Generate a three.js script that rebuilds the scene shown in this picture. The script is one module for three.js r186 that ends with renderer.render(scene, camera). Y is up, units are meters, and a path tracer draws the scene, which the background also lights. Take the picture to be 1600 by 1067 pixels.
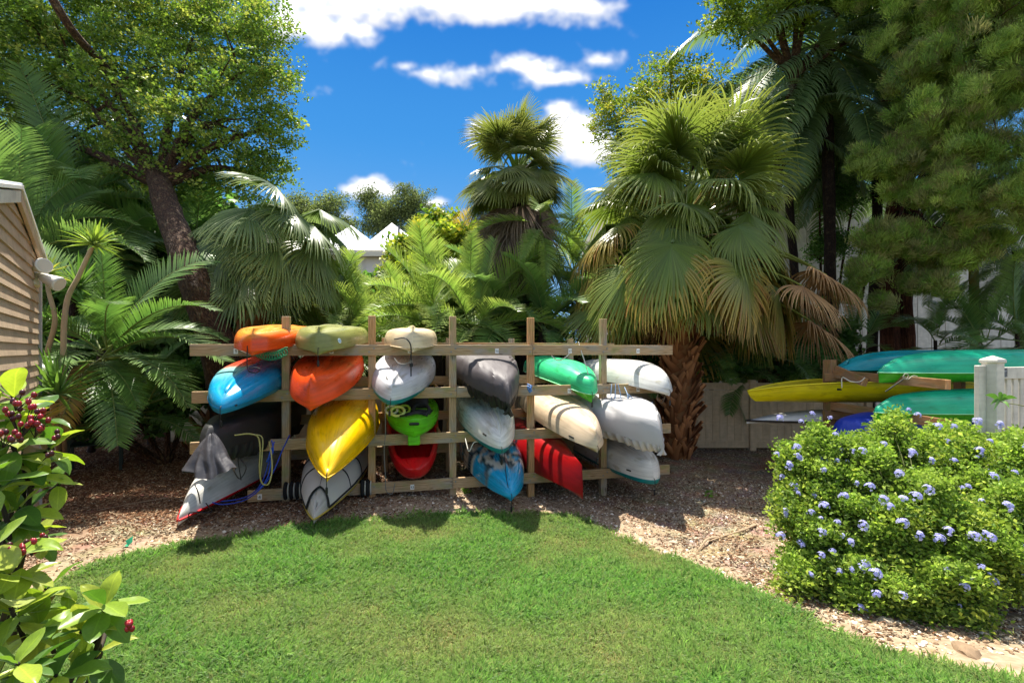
import * as THREE from 'three';
import { mergeGeometries, toCreasedNormals } from 'three/addons/utils/BufferGeometryUtils.js';
import { ImprovedNoise } from 'three/addons/math/ImprovedNoise.js';

// ---------------------------------------------------------------- camera, sky, sun, exposure
const V3 = THREE.Vector3;
const F = 740, CX = 800, HY = 547, EYE = 1.75;             // lens in pixels of a 1600 x 1067 frame, horizon row, eye height
const scene = new THREE.Scene();
const camera = new THREE.PerspectiveCamera(2 * Math.atan(533.5 / F) * 180 / Math.PI, 1600 / 1067, 0.05, 600);
camera.position.set(0, EYE, 0);
camera.lookAt(0, EYE, -10);
camera.setViewOffset(1600, 1067, 0, -(HY - 533.5), 1600, 1067);
const renderer = new THREE.WebGLRenderer();
renderer.toneMapping = THREE.LinearToneMapping;
renderer.toneMappingExposure = 3.0;
renderer.shadowMap.enabled = true;
const SKY_GAIN = 0.37, AZ = 25 * Math.PI / 180, EL = 70 * Math.PI / 180;
const SUN = new V3(-Math.sin(AZ) * Math.cos(EL), Math.sin(EL), -Math.cos(AZ) * Math.cos(EL));
const sun = new THREE.DirectionalLight(new THREE.Color(1, 0.94, 0.83), 4.0);
sun.target.position.set(0, 0, -6); sun.position.copy(SUN).multiplyScalar(60).add(sun.target.position);
sun.castShadow = true;
Object.assign(sun.shadow.camera, { left: -22, right: 22, top: 22, bottom: -22, near: 1, far: 140 });
sun.shadow.mapSize.set(2048, 2048);
scene.add(sun, sun.target);

// ---------------------------------------------------------------- random numbers and noise
function rng(a) { return () => { a |= 0; a = a + 0x6D2B79F5 | 0; let t = Math.imul(a ^ a >>> 15, 1 | a); t = t + Math.imul(t ^ t >>> 7, 61 | t) ^ t; return ((t ^ t >>> 14) >>> 0) / 4294967296; }; }
const pn = new ImprovedNoise();
const noise = (x, y = 0, z = 0) => pn.noise(x, y, z);
function fbm(x, y, z = 0, o = 4) { let s = 0, a = 0.5; for (let i = 0; i < o; i++) { s += a * noise(x, y, z + i * 7.3); x *= 2.03; y *= 2.03; z *= 2.03; a *= 0.5; } return s; }
const clamp = (x, a = 0, b = 1) => Math.min(b, Math.max(a, x)), mix = (a, b, t) => a + (b - a) * t;
const smooth = (a, b, x) => { const t = clamp((x - a) / (b - a)); return t * t * (3 - 2 * t); };
const R = (d) => d * Math.PI / 180;
const at = (x, y, z) => new V3((x - CX) / F * z, EYE - (y - HY) / F * z, -z);   // the point seen at a pixel of the photograph, z metres ahead

// ---------------------------------------------------------------- sky: a blue noon sky with cumulus, cloud added out of view as fill light
{
  const W = 2048, H = 1024, data = new Float32Array(W * H * 4);
  const puffs = [                                                  // [x, y, half width, half height, weight] on a plane one unit ahead
    [-0.30, 0.735, 0.26, 0.075, 1.0], [0.02, 0.735, 0.22, 0.075, 1.15], [-0.13, 0.80, 0.4, 0.08, 1.2], [-0.46, 0.69, 0.12, 0.06, .8], [-0.13, 0.585, 0.15, 0.04, .85], [-0.22, 0.60, 0.08, 0.03, .7],
    [0.03, 0.60, 0.15, 0.04, .9], [0.10, 0.575, 0.13, 0.035, .8], [0.17, 0.61, 0.1, 0.035, .8], [-0.38, 0.665, 0.1, 0.06, .9],
    [-0.055, 0.462, 0.06, 0.04, 1.2], [0.1, 0.46, 0.09, 0.07, 1.3], [0.16, 0.43, 0.07, 0.05, 1.2], [-0.30, 0.342, 0.075, 0.034, 1.1], [-0.265, 0.335, 0.05, 0.03, 1.0], [-0.18, 0.308, 0.055, 0.02, .95],
  ];
  const zen = [0.012, 0.17, 0.62], mid = [0.06, 0.31, 0.76], hor = [0.27, 0.54, 0.87];
  for (let j = 0; j < H; j++) for (let i = 0; i < W; i++) {
    const el = ((j + 0.5) / H - 0.5) * Math.PI, az = ((i + 0.5) / W - 0.5) * 2 * Math.PI;
    const x = Math.cos(el) * Math.cos(az), y = Math.sin(el), z = Math.cos(el) * Math.sin(az), k = (j * W + i) * 4;
    const e = clamp(y / 0.56), a = smooth(0.05, 0.75, e), b = smooth(0.55, 1.15, y / 0.56 * 0.9);
    let c = [0, 1, 2].map((n) => mix(mix(hor[n], mid[n], a), zen[n], b));
    if (y > -0.02) {
      let d = -0.2, low = 0;
      const q = y + 0.16, n0 = fbm(x / q * 1.5 + 3.1, z / q * 1.5, 5.2, 5);
      if (z < -0.25) {
        const px = x / -z, py = y / -z, wob = fbm(px * 6, py * 9, 1.7, 5), fine = fbm(px * 22, py * 30, 9.1, 4);
        for (const [cx, cy, w, h, s] of puffs) { const r = Math.hypot((px - cx) / w, (py - cy) / (py < cy ? h * 0.75 : h)); const v = s * (1.12 - r); if (v > d) { d = v; low = clamp((cy + 0.3 * h - py) / h); } }
        d = d + wob * 1.15 + fine * 0.7 - 0.14;
        const side = smooth(0.75, 1.5, Math.abs(px)) + smooth(0.85, 1.3, py);
        d = Math.max(d, (n0 * 2.2 + 0.32) * clamp(side) - 0.6 * (1 - clamp(side)));
      } else d = n0 * 2.2 + 0.32;  // thick cloud cover added out of view to brighten the shade
      const cov = smooth(0, 0.75, d) * smooth(0.0, 0.1, y), lit = mix(0.95 + 0.85 * smooth(0.2, 1.0, d), 0.82, 0.9 * smooth(0.1, 0.9, low + 0.5 * fbm(x * 9, y * 14, z * 9, 4)) * smooth(0.1, 0.6, d));
      const cc = [lit * 1.0, lit * 1.0, lit * 1.03];
      c = c.map((v, n) => mix(v, cc[n], cov));
    } else c = [0.20, 0.24, 0.24];
    for (let n = 0; n < 3; n++) data[k + n] = c[n] * SKY_GAIN;
    data[k + 3] = 1;
  }
  const t = new THREE.DataTexture(data, W, H, THREE.RGBAFormat, THREE.FloatType);
  t.mapping = THREE.EquirectangularReflectionMapping; t.magFilter = t.minFilter = THREE.LinearFilter; t.needsUpdate = true;
  scene.background = t; scene.environment = t;
}

// ---------------------------------------------------------------- textures and materials
function tex(w, h, fn, srgb = true) {
  const d = new Uint8Array(w * h * 4);
  for (let j = 0; j < h; j++) for (let i = 0; i < w; i++) {
    const c = fn(i / w, j / h), k = (j * w + i) * 4;
    for (let n = 0; n < 3; n++) d[k + n] = clamp(Array.isArray(c) ? c[n] : c, 0, 1) * 255;
    d[k + 3] = 255;
  }
  const t = new THREE.DataTexture(d, w, h); t.wrapS = t.wrapT = THREE.RepeatWrapping; t.magFilter = t.minFilter = THREE.LinearFilter;
  if (srgb) t.colorSpace = THREE.SRGBColorSpace;
  t.needsUpdate = true; return t;
}
function loopNoise(u, v, fu, fv, o = 4, z = 0) {                     // tiles in u and v
  const a = u * 2 * Math.PI, n = (uu, vv) => fbm(uu * fu, vv * fv, z, o), su = smooth(0.85, 1, u), sv = smooth(0.85, 1, v);
  return mix(mix(n(u, v), n(u - 1, v), su), mix(n(u, v - 1), n(u - 1, v - 1), su), sv);
}
const woodFn = (dark) => (u, v) => {                                 // weathered treated pine: u along the board
  const w = loopNoise(u, v, 3, 5, 3, 2), g = Math.sin((v + w * 0.10) * 190 + 6 * loopNoise(u, v, 2, 3, 2, 8)), f = loopNoise(u, v, 14, 150, 3, 4);
  const moss = smooth(0.02, 0.3, loopNoise(u, v, 6, 3, 4, 20)), grey = smooth(-0.1, 0.3, loopNoise(u, v, 5, 4, 4, 31)), crack = smooth(0.24, 0.36, loopNoise(u, v, 5, 120, 2, 40));
  let c = [0.68, 0.56, 0.41].map((x) => x + 0.055 * g + 0.22 * f);
  c = c.map((x, n) => mix(x, [0.60, 0.57, 0.52][n] + 0.2 * f, grey * 0.75));
  c = c.map((x, n) => mix(x, [0.56, 0.55, 0.33][n] + 0.16 * f, moss * 0.7));
  return c.map((x) => (x - 0.24 * crack - 0.22 * smooth(0.30, 0.42, loopNoise(u, v, 7, 9, 2, 55))) * dark);
};
const T = {
  wood: tex(1024, 256, woodFn(1)), woodWarm: tex(512, 256, (u, v) => woodFn(1)(u, v).map((x, n) => x * [1.08, 0.98, 0.86][n])),
  woodBump: tex(512, 256, (u, v) => 0.5 + 0.6 * loopNoise(u, v, 10, 120, 3, 4), false),
  bark: tex(512, 512, (u, v) => { const r = Math.abs(loopNoise(u, v, 16, 5, 4, 3)), f = loopNoise(u, v, 50, 30, 3, 9), l = smooth(0.1, 0.3, loopNoise(u, v, 9, 9, 4, 17)); return [0.36, 0.28, 0.21].map((x, n) => mix(x + 0.5 * r + 0.3 * f - 0.1, [0.52, 0.51, 0.42][n] + 0.3 * f, l * 0.7)); }),
  barkBump: tex(512, 512, (u, v) => 0.3 + 2 * Math.abs(loopNoise(u, v, 16, 5, 4, 3)) + 0.4 * loopNoise(u, v, 50, 30, 3, 9), false),
  cedar: tex(512, 512, (u, v) => { const r = loopNoise(u, v, 34, 3, 4, 3), f = loopNoise(u, v, 70, 16, 3, 9); return [0.50, 0.36, 0.27].map((x) => x + 0.45 * r + 0.25 * f); }),
  scuff: tex(512, 512, (u, v) => { const a = loopNoise(u, v, 4, 30, 4, 3), b = loopNoise(u, v, 5, 5, 5, 11), s = smooth(0.3, 0.42, loopNoise(u, v, 3, 90, 2, 19)); const d = smooth(0.12, 0.4, loopNoise(u, v, 9, 9, 4, 37)), x = 0.95 + 0.16 * a + 0.2 * b - 0.16 * s; return [x - 0.10 * d, x * 0.995 - 0.12 * d, x * 0.98 - 0.17 * d]; }),
  scuffR: tex(256, 256, (u, v) => { const x = 0.55 + 0.5 * loopNoise(u, v, 6, 30, 4, 5) + 0.3 * loopNoise(u, v, 8, 8, 3, 15); return [x, x, x]; }, false),
  cloth: tex(256, 256, (u, v) => 0.5 + 0.5 * loopNoise(u, v, 9, 14, 4, 5), false),
  grime: tex(512, 512, (u, v) => { const a = loopNoise(u, v, 5, 5, 5, 3), b = loopNoise(u, v, 40, 4, 4, 13); const x = 0.93 + 0.16 * a + 0.12 * b; return [x, x * 0.99, x * 0.965]; }),
};
const mats = new Map();
function M(name, hex, rough = 0.6, o = {}) {
  if (mats.has(name)) return mats.get(name);
  const { through, ...rest } = o;
  const m = through ? new THREE.MeshPhysicalMaterial({ color: hex, roughness: rough, transmission: through, thickness: 0, side: THREE.DoubleSide, ...rest }) : new THREE.MeshPhysicalMaterial({ color: hex, roughness: rough, side: THREE.DoubleSide, ...rest });
  m.name = name; mats.set(name, m); return m;
}
const wood = M('weathered_wood', '#ffffff', 0.85, { map: T.wood, bumpMap: T.woodBump, bumpScale: 0.002 });
const woodWarm = M('warm_wood', '#ffffff', 0.85, { map: T.woodWarm, bumpMap: T.woodBump, bumpScale: 0.002 });
const woodBrown = M('brown_wood', '#d9bfa4', 0.9, { map: T.wood, bumpMap: T.woodBump, bumpScale: 0.002 });  // the same wood map under a brown tint, for the right rack
const plastic = (name, hex, rough = 0.62) => M(name, hex, rough, { map: T.scuff, roughnessMap: T.scuffR, specularIntensity: 0.8 });
const black = M('black_rubber', '#131313', 0.6);
const leafMat = (name, hex, through = 0.45, gloss = 0.3) => M(name, hex, 1, { through, vertexColors: true, specularIntensity: 0.3, clearcoat: gloss, clearcoatRoughness: 0.33 });

// ---------------------------------------------------------------- mesh building
class MB {                                                            // collects vertices; build() makes ONE geometry
  constructor() { this.p = []; this.u = []; this.i = []; this.c = null; }
  v(p, u = 0, w = 0, c) { this.p.push(p.x, p.y, p.z); this.u.push(u, w); if (c) (this.c ??= []).push(c.r, c.g, c.b); return this.p.length / 3 - 1; }
  quad(a, b, c, d) { this.i.push(a, b, c, a, c, d); return this; }
  grid(rows, uv, col) {                                                // rows of Vector3
    const s = this.p.length / 3, m = rows[0].length;
    rows.forEach((r, j) => r.forEach((p, k) => { const [u, w] = uv ? uv(j, k, p) : [k, j]; this.v(p, u, w, col?.(j, k, p)); }));
    for (let j = 0; j + 1 < rows.length; j++) for (let k = 0; k + 1 < m; k++) this.quad(s + j * m + k, s + j * m + k + 1, s + (j + 1) * m + k + 1, s + (j + 1) * m + k);
    return this;
  }
  tube(pts, rad, n = 6, col, cap = true) {
    const r = (t) => typeof rad === 'function' ? rad(t) : rad, N = pts.length, rows = [];
    let nrm = new V3(0.31, 0.2, 0.93), len = 0;
    for (let k = 0; k < N; k++) {
      const d = pts[Math.min(N - 1, k + 1)].clone().sub(pts[Math.max(0, k - 1)]).normalize();
      nrm.addScaledVector(d, -nrm.dot(d)); if (nrm.lengthSq() < 1e-4) nrm.set(d.y, d.z, d.x).cross(d); nrm.normalize();
      const b = d.clone().cross(nrm), row = [];
      for (let a = 0; a <= n; a++) { const q = a / n * 2 * Math.PI, rr = r(k / (N - 1)); row.push(pts[k].clone().addScaledVector(nrm, Math.cos(q) * rr).addScaledVector(b, Math.sin(q) * rr)); }
      rows.push(row);
    }
    const ls = [0]; for (let k = 1; k < N; k++) ls.push(len += pts[k].distanceTo(pts[k - 1]));
    const s = this.p.length / 3, circ = 2 * Math.PI * r(0.5);
    this.grid(rows, (j, k) => [k / n * circ, ls[j]], col);
    if (cap) for (const [j, flip] of [[0, 1], [N - 1, 0]]) { const c = this.v(pts[j], 0, 0, col?.(j, 0, pts[j])); for (let k = 0; k < n; k++) { const a = s + j * (n + 1) + k; flip ? this.i.push(c, a + 1, a) : this.i.push(c, a, a + 1); } }
    return this;
  }
  geo(crease) {
    let g = new THREE.BufferGeometry();
    g.setAttribute('position', new THREE.Float32BufferAttribute(this.p, 3));
    g.setAttribute('uv', new THREE.Float32BufferAttribute(this.u, 2));
    if (this.c) g.setAttribute('color', new THREE.Float32BufferAttribute(this.c, 3));
    g.setIndex(this.i);
    if (crease) g = toCreasedNormals(g, crease); else g.computeVertexNormals();
    return g;
  }
}
const curve = (pts, n = 16) => new THREE.CatmullRomCurve3(pts, false, 'centripetal').getPoints(n);
function boxGeo(w, h, d, uo = 0, ch = 0.004) {                          // chamfered box, uv in metres along its longest side (u) and across (v)
  const s = new THREE.Shape(), x = w / 2 - ch, y = h / 2 - ch;
  s.moveTo(-x - ch, -y); s.lineTo(-x, -y - ch); s.lineTo(x, -y - ch); s.lineTo(x + ch, -y); s.lineTo(x + ch, y); s.lineTo(x, y + ch); s.lineTo(-x, y + ch); s.lineTo(-x - ch, y); s.closePath();
  const g = new THREE.ExtrudeGeometry(s, { depth: d - 2 * ch, bevelEnabled: true, bevelThickness: ch, bevelSize: ch, bevelOffset: -ch, bevelSegments: 1, steps: 1 });
  g.translate(0, 0, -d / 2 + ch);
  const p = g.attributes.position, nn = g.attributes.normal, uv = g.attributes.uv, long = w >= h && w >= d ? 0 : h >= d ? 1 : 2;
  for (let i = 0; i < p.count; i++) {
    const q = [p.getX(i), p.getY(i), p.getZ(i)], n = [Math.abs(nn.getX(i)), Math.abs(nn.getY(i)), Math.abs(nn.getZ(i))], axis = n[0] > n[1] && n[0] > n[2] ? 0 : n[1] > n[2] ? 1 : 2;
    let a = long, b = [0, 1, 2].find((k) => k !== long && k !== axis);
    if (axis === long) [a, b] = [0, 1, 2].filter((k) => k !== long);
    uv.setXY(i, q[a] * 0.5 + uo, q[b] * 1.6 + uo * 3.7);
  }
  return g;
}
const used = new Map();
function numbered(name) { const k = used.get(name) ?? 0; used.set(name, k + 1); return k ? `${name}_${String(k).padStart(3, '0')}` : name; }
function mesh(name, g, m, parent = scene) {
  const o = new THREE.Mesh(g, m); o.name = numbered(name); o.castShadow = o.receiveShadow = true; parent.add(o); return o;
}
function thing(name, label, category, pos = [0, 0, 0], group) {
  const o = new THREE.Group(); o.name = numbered(name); scene.add(o);
  pos.isVector3 ? o.position.copy(pos) : o.position.set(...pos);
  o.userData = { label, category }; if (group) o.userData.group = group;
  return o;
}
function tag(o, label, category, group) { o.userData = { ...o.userData, label, category }; if (group) o.userData.group = group; return o; }
function part(name, parent, w, h, d, pos, m, uo = 0, turn = 0) {
  const o = mesh(name, boxGeo(w, h, d, uo), m, parent); o.position.set(...pos); o.rotation.y = turn; return o;
}
function inst(name, g, m, parent, list, kind) {                          // list of [position, quaternion, scale, color]
  const o = new THREE.InstancedMesh(g, m, list.length), X = new THREE.Matrix4(), s = new V3();
  list.forEach(([p, q, k, c], n) => { o.setMatrixAt(n, X.compose(p, q, k.isVector3 ? k : s.set(k, k, k))); if (c) o.setColorAt(n, c); });
  o.name = numbered(name); if (kind) o.userData.kind = kind; o.castShadow = o.receiveShadow = true; parent.add(o); return o;
}

// ---------------------------------------------------------------- ground
const gh = (x, z) => -0.1 - 0.2 * smooth(-2.5, 1.5, x) * smooth(1.5, 5, -z) - 0.05 * smooth(3, 8, -z) + 0.03 * noise(x * 0.9, z * 0.9, 4) + 0.012 * noise(x * 3.1, z * 3.1, 9);
function ground(px, py) { let z = 4; for (let k = 0; k < 30; k++) { const p = at(px, py, z), h = gh(p.x, p.z); z = clamp(mix(z, (EYE - h) * F / (py - HY), 0.7), 0.5, 40); } const p = at(px, py, z); p.y = gh(p.x, p.z); return p; }
const lawnEdge = [[-200, 1000], [60, 925], [130, 890], [200, 868], [300, 850], [420, 835], [560, 814], [640, 806], [740, 804], [840, 800], [900, 808], [960, 833], [1030, 862], [1100, 893], [1180, 930], [1250, 964], [1330, 1000], [1420, 1030], [1560, 1064], [1700, 1100]].map(([x, y]) => ground(x, y));
function lawnSide(x, z) {                                              // metres inside the lawn (negative outside), measured along the view ray's ground distance
  for (let k = 0; k + 1 < lawnEdge.length; k++) {
    const a = lawnEdge[k], b = lawnEdge[k + 1];
    if (x >= a.x && x < b.x) return z - mix(a.z, b.z, (x - a.x) / (b.x - a.x));
  }
  return x < lawnEdge[0].x ? z - lawnEdge[0].z : z - lawnEdge[lawnEdge.length - 1].z;
}
const sandAt = (x, z) => {                                             // pale sand shows in drifts beside the lawn
  const d = -lawnSide(x, z), n = fbm(x * 1.3, z * 1.3, 2, 4);
  return clamp(smooth(1.5, 0.1, d) * smooth(-0.75, 0.05, n + (x > 1 ? 0.25 : 0) + (x < -2.6 ? 0.3 : 0)));
};
{
  const S = 26, N = 260, mb = new MB(), rows = [];
  for (let j = 0; j <= N; j++) { const r = []; for (let k = 0; k <= N; k++) { const x = (k / N - 0.5) * S, z = (j / N - 1) * S + 4; r.push(new V3(x, gh(x, z), z)); } rows.push(r); }
  mb.grid(rows, (j, k) => [k / N, 1 - j / N]);
  const map = tex(2048, 2048, (u, v) => {
    const x = (u - 0.5) * S, z = -v * S + 4, lawn = smooth(-0.05, 0.12, lawnSide(x, z) + 0.12 * noise(x * 5, z * 5, 3)), f = noise(x * 40, z * 40, 1), g = noise(x * 17, z * 17, 6), sand = sandAt(x, z);
    const redm = smooth(-0.8, -2.8, x) * smooth(-5.0, -6.0, z), h2 = noise(x * 90, z * 90, 2);
    let c = [0.51, 0.44, 0.365].map((q, n) => mix(q, [0.40, 0.275, 0.205][n], redm) + 0.10 * f + 0.10 * g + 0.10 * h2 + 0.06 * noise(x * 3, z * 3, n));
    c = c.map((q, n) => mix(q, [0.59, 0.515, 0.425][n] + 0.07 * f + 0.07 * g, sand));
    return c.map((q, n) => mix(q, [0.34, 0.33, 0.17][n] + 0.1 * f + 0.06 * g, lawn));
  });
  const bump = tex(1024, 1024, (u, v) => { const x = (u - 0.5) * S, z = -v * S + 4; return 0.5 + 0.4 * noise(x * 22, z * 22, 3) + 0.35 * noise(x * 9, z * 9, 5); }, false);
  const o = mesh('ground', mb.geo(), M('soil', '#ffffff', 0.97, { map, bumpMap: bump, bumpScale: 0.02, specularIntensity: 0.3 }));
  o.userData = { kind: 'structure', label: 'sandy mulched ground of the kayak yard', category: 'ground' };
  const far = new THREE.RingGeometry(14.5, 400, 64, 1); far.rotateX(-Math.PI / 2);
  const fo = mesh('terrain', far, M('far_ground', '#3b4024', 0.95)); fo.position.set(0, -0.55, -9);
  fo.userData = { kind: 'structure', label: 'dim green ground beyond the yard', category: 'ground' };
}

// ---------------------------------------------------------------- kayak rack: two rows of posts, four tiers of boards
const TH = Math.atan2(0.227, 0.974), U = new V3(Math.cos(TH), 0, -Math.sin(TH)), IN = new V3(-Math.sin(TH), 0, -Math.cos(TH));
const rackAt = (u, v, y) => new V3(-3.81, y, -5.6).addScaledVector(U, u).addScaledVector(IN, v);
const uAt = (px, v = 0) => { const k = (px - CX) / F; return (k * (5.6 + 0.974 * v) + 3.81 + 0.227 * v) / (0.974 - 0.227 * k); };
const yAt = (px, py, v = 0) => { const u = uAt(px, v), z = 5.6 + 0.227 * u + 0.974 * v; return EYE - (py - HY) / F * z; };
const TIER = [1.75, 1.19, 0.59, -0.02], BACKTIER = [1.80, 1.27, 0.72, 0.20];
{
  const rk = thing('kayak_rack', 'long weathered wooden rack of posts and numbered boards holding colourful kayaks', 'kayak rack', rackAt(0, 0, 0));
  rk.rotation.y = TH;                                                   // local x along the rack, local -z into it
  const r = rng(5), L = 6.36;
  const fp = [445, 580.5, 708, 831, 945].map((x) => uAt(x));
  fp.forEach((u, k) => { const top = EYE - ([494, 493, 494, 496, 498][k] - HY) / F * (5.6 + 0.227 * u), b = -0.45; part('post', rk, 0.089, top - b, 0.089, [u, (top + b) / 2, -0.065], k % 2 ? woodWarm : wood, r()); });
  const bp = [491, 601, 701, 799, 891].map((x) => uAt(x, 1.3));
  bp.forEach((u) => { const top = 1.94, b = -0.45; part('post', rk, 0.089, top - b, 0.089, [u, (top + b) / 2, -1.3], wood, r()); });
  TIER.forEach((y, k) => {
    const left = [0.0, 0.02, 0.0, 0.62][k], cut = [4.2, 3.15, 2.02, 3.1][k];
    for (const [a, b] of [[left, cut - 0.0015], [cut + 0.0015, L - [0, 0.02, 0.03, 0.05][k]]]) part('board', rk, b - a, 0.14, 0.038, [(a + b) / 2, y, 0.0], k % 2 ? wood : wood, r());
  });
  BACKTIER.forEach((y, k) => part('board', rk, L - 1.2, 0.14, 0.038, [L / 2 + 0.25, y, -1.235], k % 2 ? wood : woodWarm, r()));
  [[1, 2.75], [2, 2.75], [3, 5.05]].forEach(([k, u], n) => part('cross_beam', rk, 0.038, 0.089, 1.16, [u + 0.2, TIER[k] - 0.02, -0.66], woodWarm, n * 0.3));
  // number plates, bolts
  const font = (s) => { const c = document.createElement('canvas'); c.width = 48; c.height = 64; const x = c.getContext('2d'); x.fillStyle = '#e9e6dd'; x.fillRect(0, 0, 48, 64); x.fillStyle = '#1c1c1c'; x.font = `bold ${s.length > 1 ? 38 : 50}px sans-serif`; x.textAlign = 'center'; x.textBaseline = 'middle'; x.fillText(s, 24, 34); const t = new THREE.CanvasTexture(c); t.colorSpace = THREE.SRGBColorSpace; return t; };
  for (const [s, px, k] of [['1', 369, 0], ['5', 518, 0], ['9', 640, 0], ['13', 776, 0], ['17', 890, 0], ['33', 996, 0], ['6', 518, 1], ['10', 643, 1], ['18', 889, 1], ['34', 996, 1], ['11', 646, 2], ['4', 372, 3], ['12', 644, 3]]) {
    const g = boxGeo(0.05, 0.066, 0.004, 0, 0.001), p = g.attributes.position, uv = g.attributes.uv;
    for (let i = 0; i < p.count; i++) uv.setXY(i, p.getX(i) / 0.05 + 0.5, p.getY(i) / 0.066 + 0.5);
    const o = mesh('number_plate', g, M('plate_' + s, '#ffffff', 0.6, { map: font(s) }), rk); o.position.set(uAt(px) - (k === 3 && px < 400 ? -0.24 : 0), TIER[k] - 0.012, 0.022);
  }
  const bolt = new THREE.CylinderGeometry(0.012, 0.012, 0.008, 8); bolt.rotateX(Math.PI / 2);
  const steel = M('galvanised_steel', '#8c8c88', 0.45, { metalness: 0.8 });
  fp.forEach((u) => TIER.forEach((y) => [-0.03, 0.03].forEach((d) => { const o = mesh('bolt', bolt, steel, rk); o.position.set(u + d, y + d * 0.8, 0.022); })));
  for (const [px, py] of [[594, 747], [612, 744]]) { const p = at(px, py, 6.9); const o = part('block', rk, 0.24, 0.15, 0.16, [0, 0, 0], woodWarm, 0.4); o.position.copy(rk.worldToLocal(p)); rk.updateMatrixWorld(); o.position.copy(rk.worldToLocal(p)); break; }
}

// ---------------------------------------------------------------- boats
const PROF = {                                                         // half sections from the gunwale (1, 0) to the keel (0, 1)
  round: [[1, 0], [1.0, 0.28], [0.95, 0.55], [0.83, 0.76], [0.62, 0.9], [0.36, 0.97], [0.16, 0.995], [0, 1]],
  flat: [[1, 0], [1.02, 0.25], [0.98, 0.55], [0.88, 0.8], [0.66, 0.94], [0.4, 0.985], [0.16, 1], [0, 1]],
  vee: [[1, 0], [0.86, 0.22], [0.68, 0.45], [0.5, 0.66], [0.33, 0.82], [0.18, 0.93], [0.08, 0.98], [0, 1]],
  tri: [[1, 0], [1.0, 0.3], [0.96, 0.58], [0.84, 0.82], [0.52, 0.92], [0.22, 0.92], [0.09, 0.99], [0, 1]],
  triE: [[1, 0], [0.98, 0.24], [0.88, 0.5], [0.66, 0.7], [0.36, 0.76], [0.17, 0.83], [0.09, 0.98], [0, 1]],
};
function hullShape(o) {
  const { L, B, D, p = 2.3, q = 0.7, sheer = 0.12, rock = 0.14, rake = 0.1, mid = 'round', end = 'vee', endW = 1.6, fold = 0, seed = 1 } = o;
  const sub = (P) => { const out = []; for (let k = 0; k < 7; k++) for (let s = 0; s < 3; s++) { const f = s / 3, a = P[Math.max(0, k - 1)], b = P[k], c = P[k + 1], d = P[Math.min(7, k + 2)]; out.push([0, 1].map((n) => 0.5 * (2 * b[n] + (c[n] - a[n]) * f + (2 * a[n] - 5 * b[n] + 4 * c[n] - d[n]) * f * f + (3 * b[n] - a[n] - 3 * c[n] + d[n]) * f * f * f))); } out.push(P[7]); return out; };
  const A = sub(PROF[mid]), E = sub(PROF[end]), N = 54, ts = [];
  for (let k = 0; k <= N; k++) ts.push(0.5 - 0.5 * Math.cos(Math.PI * k / N));
  const e = (t) => Math.abs(2 * t - 1);
  return { A, E, N, ts, e,
    half: (t) => B / 2 * Math.pow(Math.max(0, 1 - Math.pow(e(t), p)), q),
    gun: (t) => -sheer * Math.pow(e(t), 3), keel: (t) => D - rock * Math.pow(e(t), 3.2),
    sec: (t, k) => { const w = Math.pow(e(t), endW * 2); return [mix(A[k][0], E[k][0], w), mix(A[k][1], E[k][1], w)]; },
    pt(t, side, k, zb, lift = 0) {
      const [sx, sy] = this.sec(t, k), b = this.half(t) + lift, y0 = this.gun(t), y1 = this.keel(t), end0 = Math.pow(e(t), 10);
      let x = side * sx * b, y = mix(y0, y1, sy) + lift * sy, z = zb - t * L + (t < 0.5 ? -1 : 1) * rake * sy * sy * end0;
      if (fold) {
        const s = t * L, ed = smooth(1.0, 0.3, sx), n = noise(s * 2.3 + seed, x * 2.2, seed), q = Math.sin(s * 15 + 9 * n + side * 1.7 + x * 11), w = (1 - 2 * Math.pow(Math.abs(q), 0.6)) * Math.sin(s * 5 + 5 * n + x * 3);
        y += fold * (w * (0.3 + 0.7 * (1 - ed)) + 1.3 * n); x += side * fold * 0.5 * w * (1 - ed);
      }
      return new V3(x, y, z);
    } };
}
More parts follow.
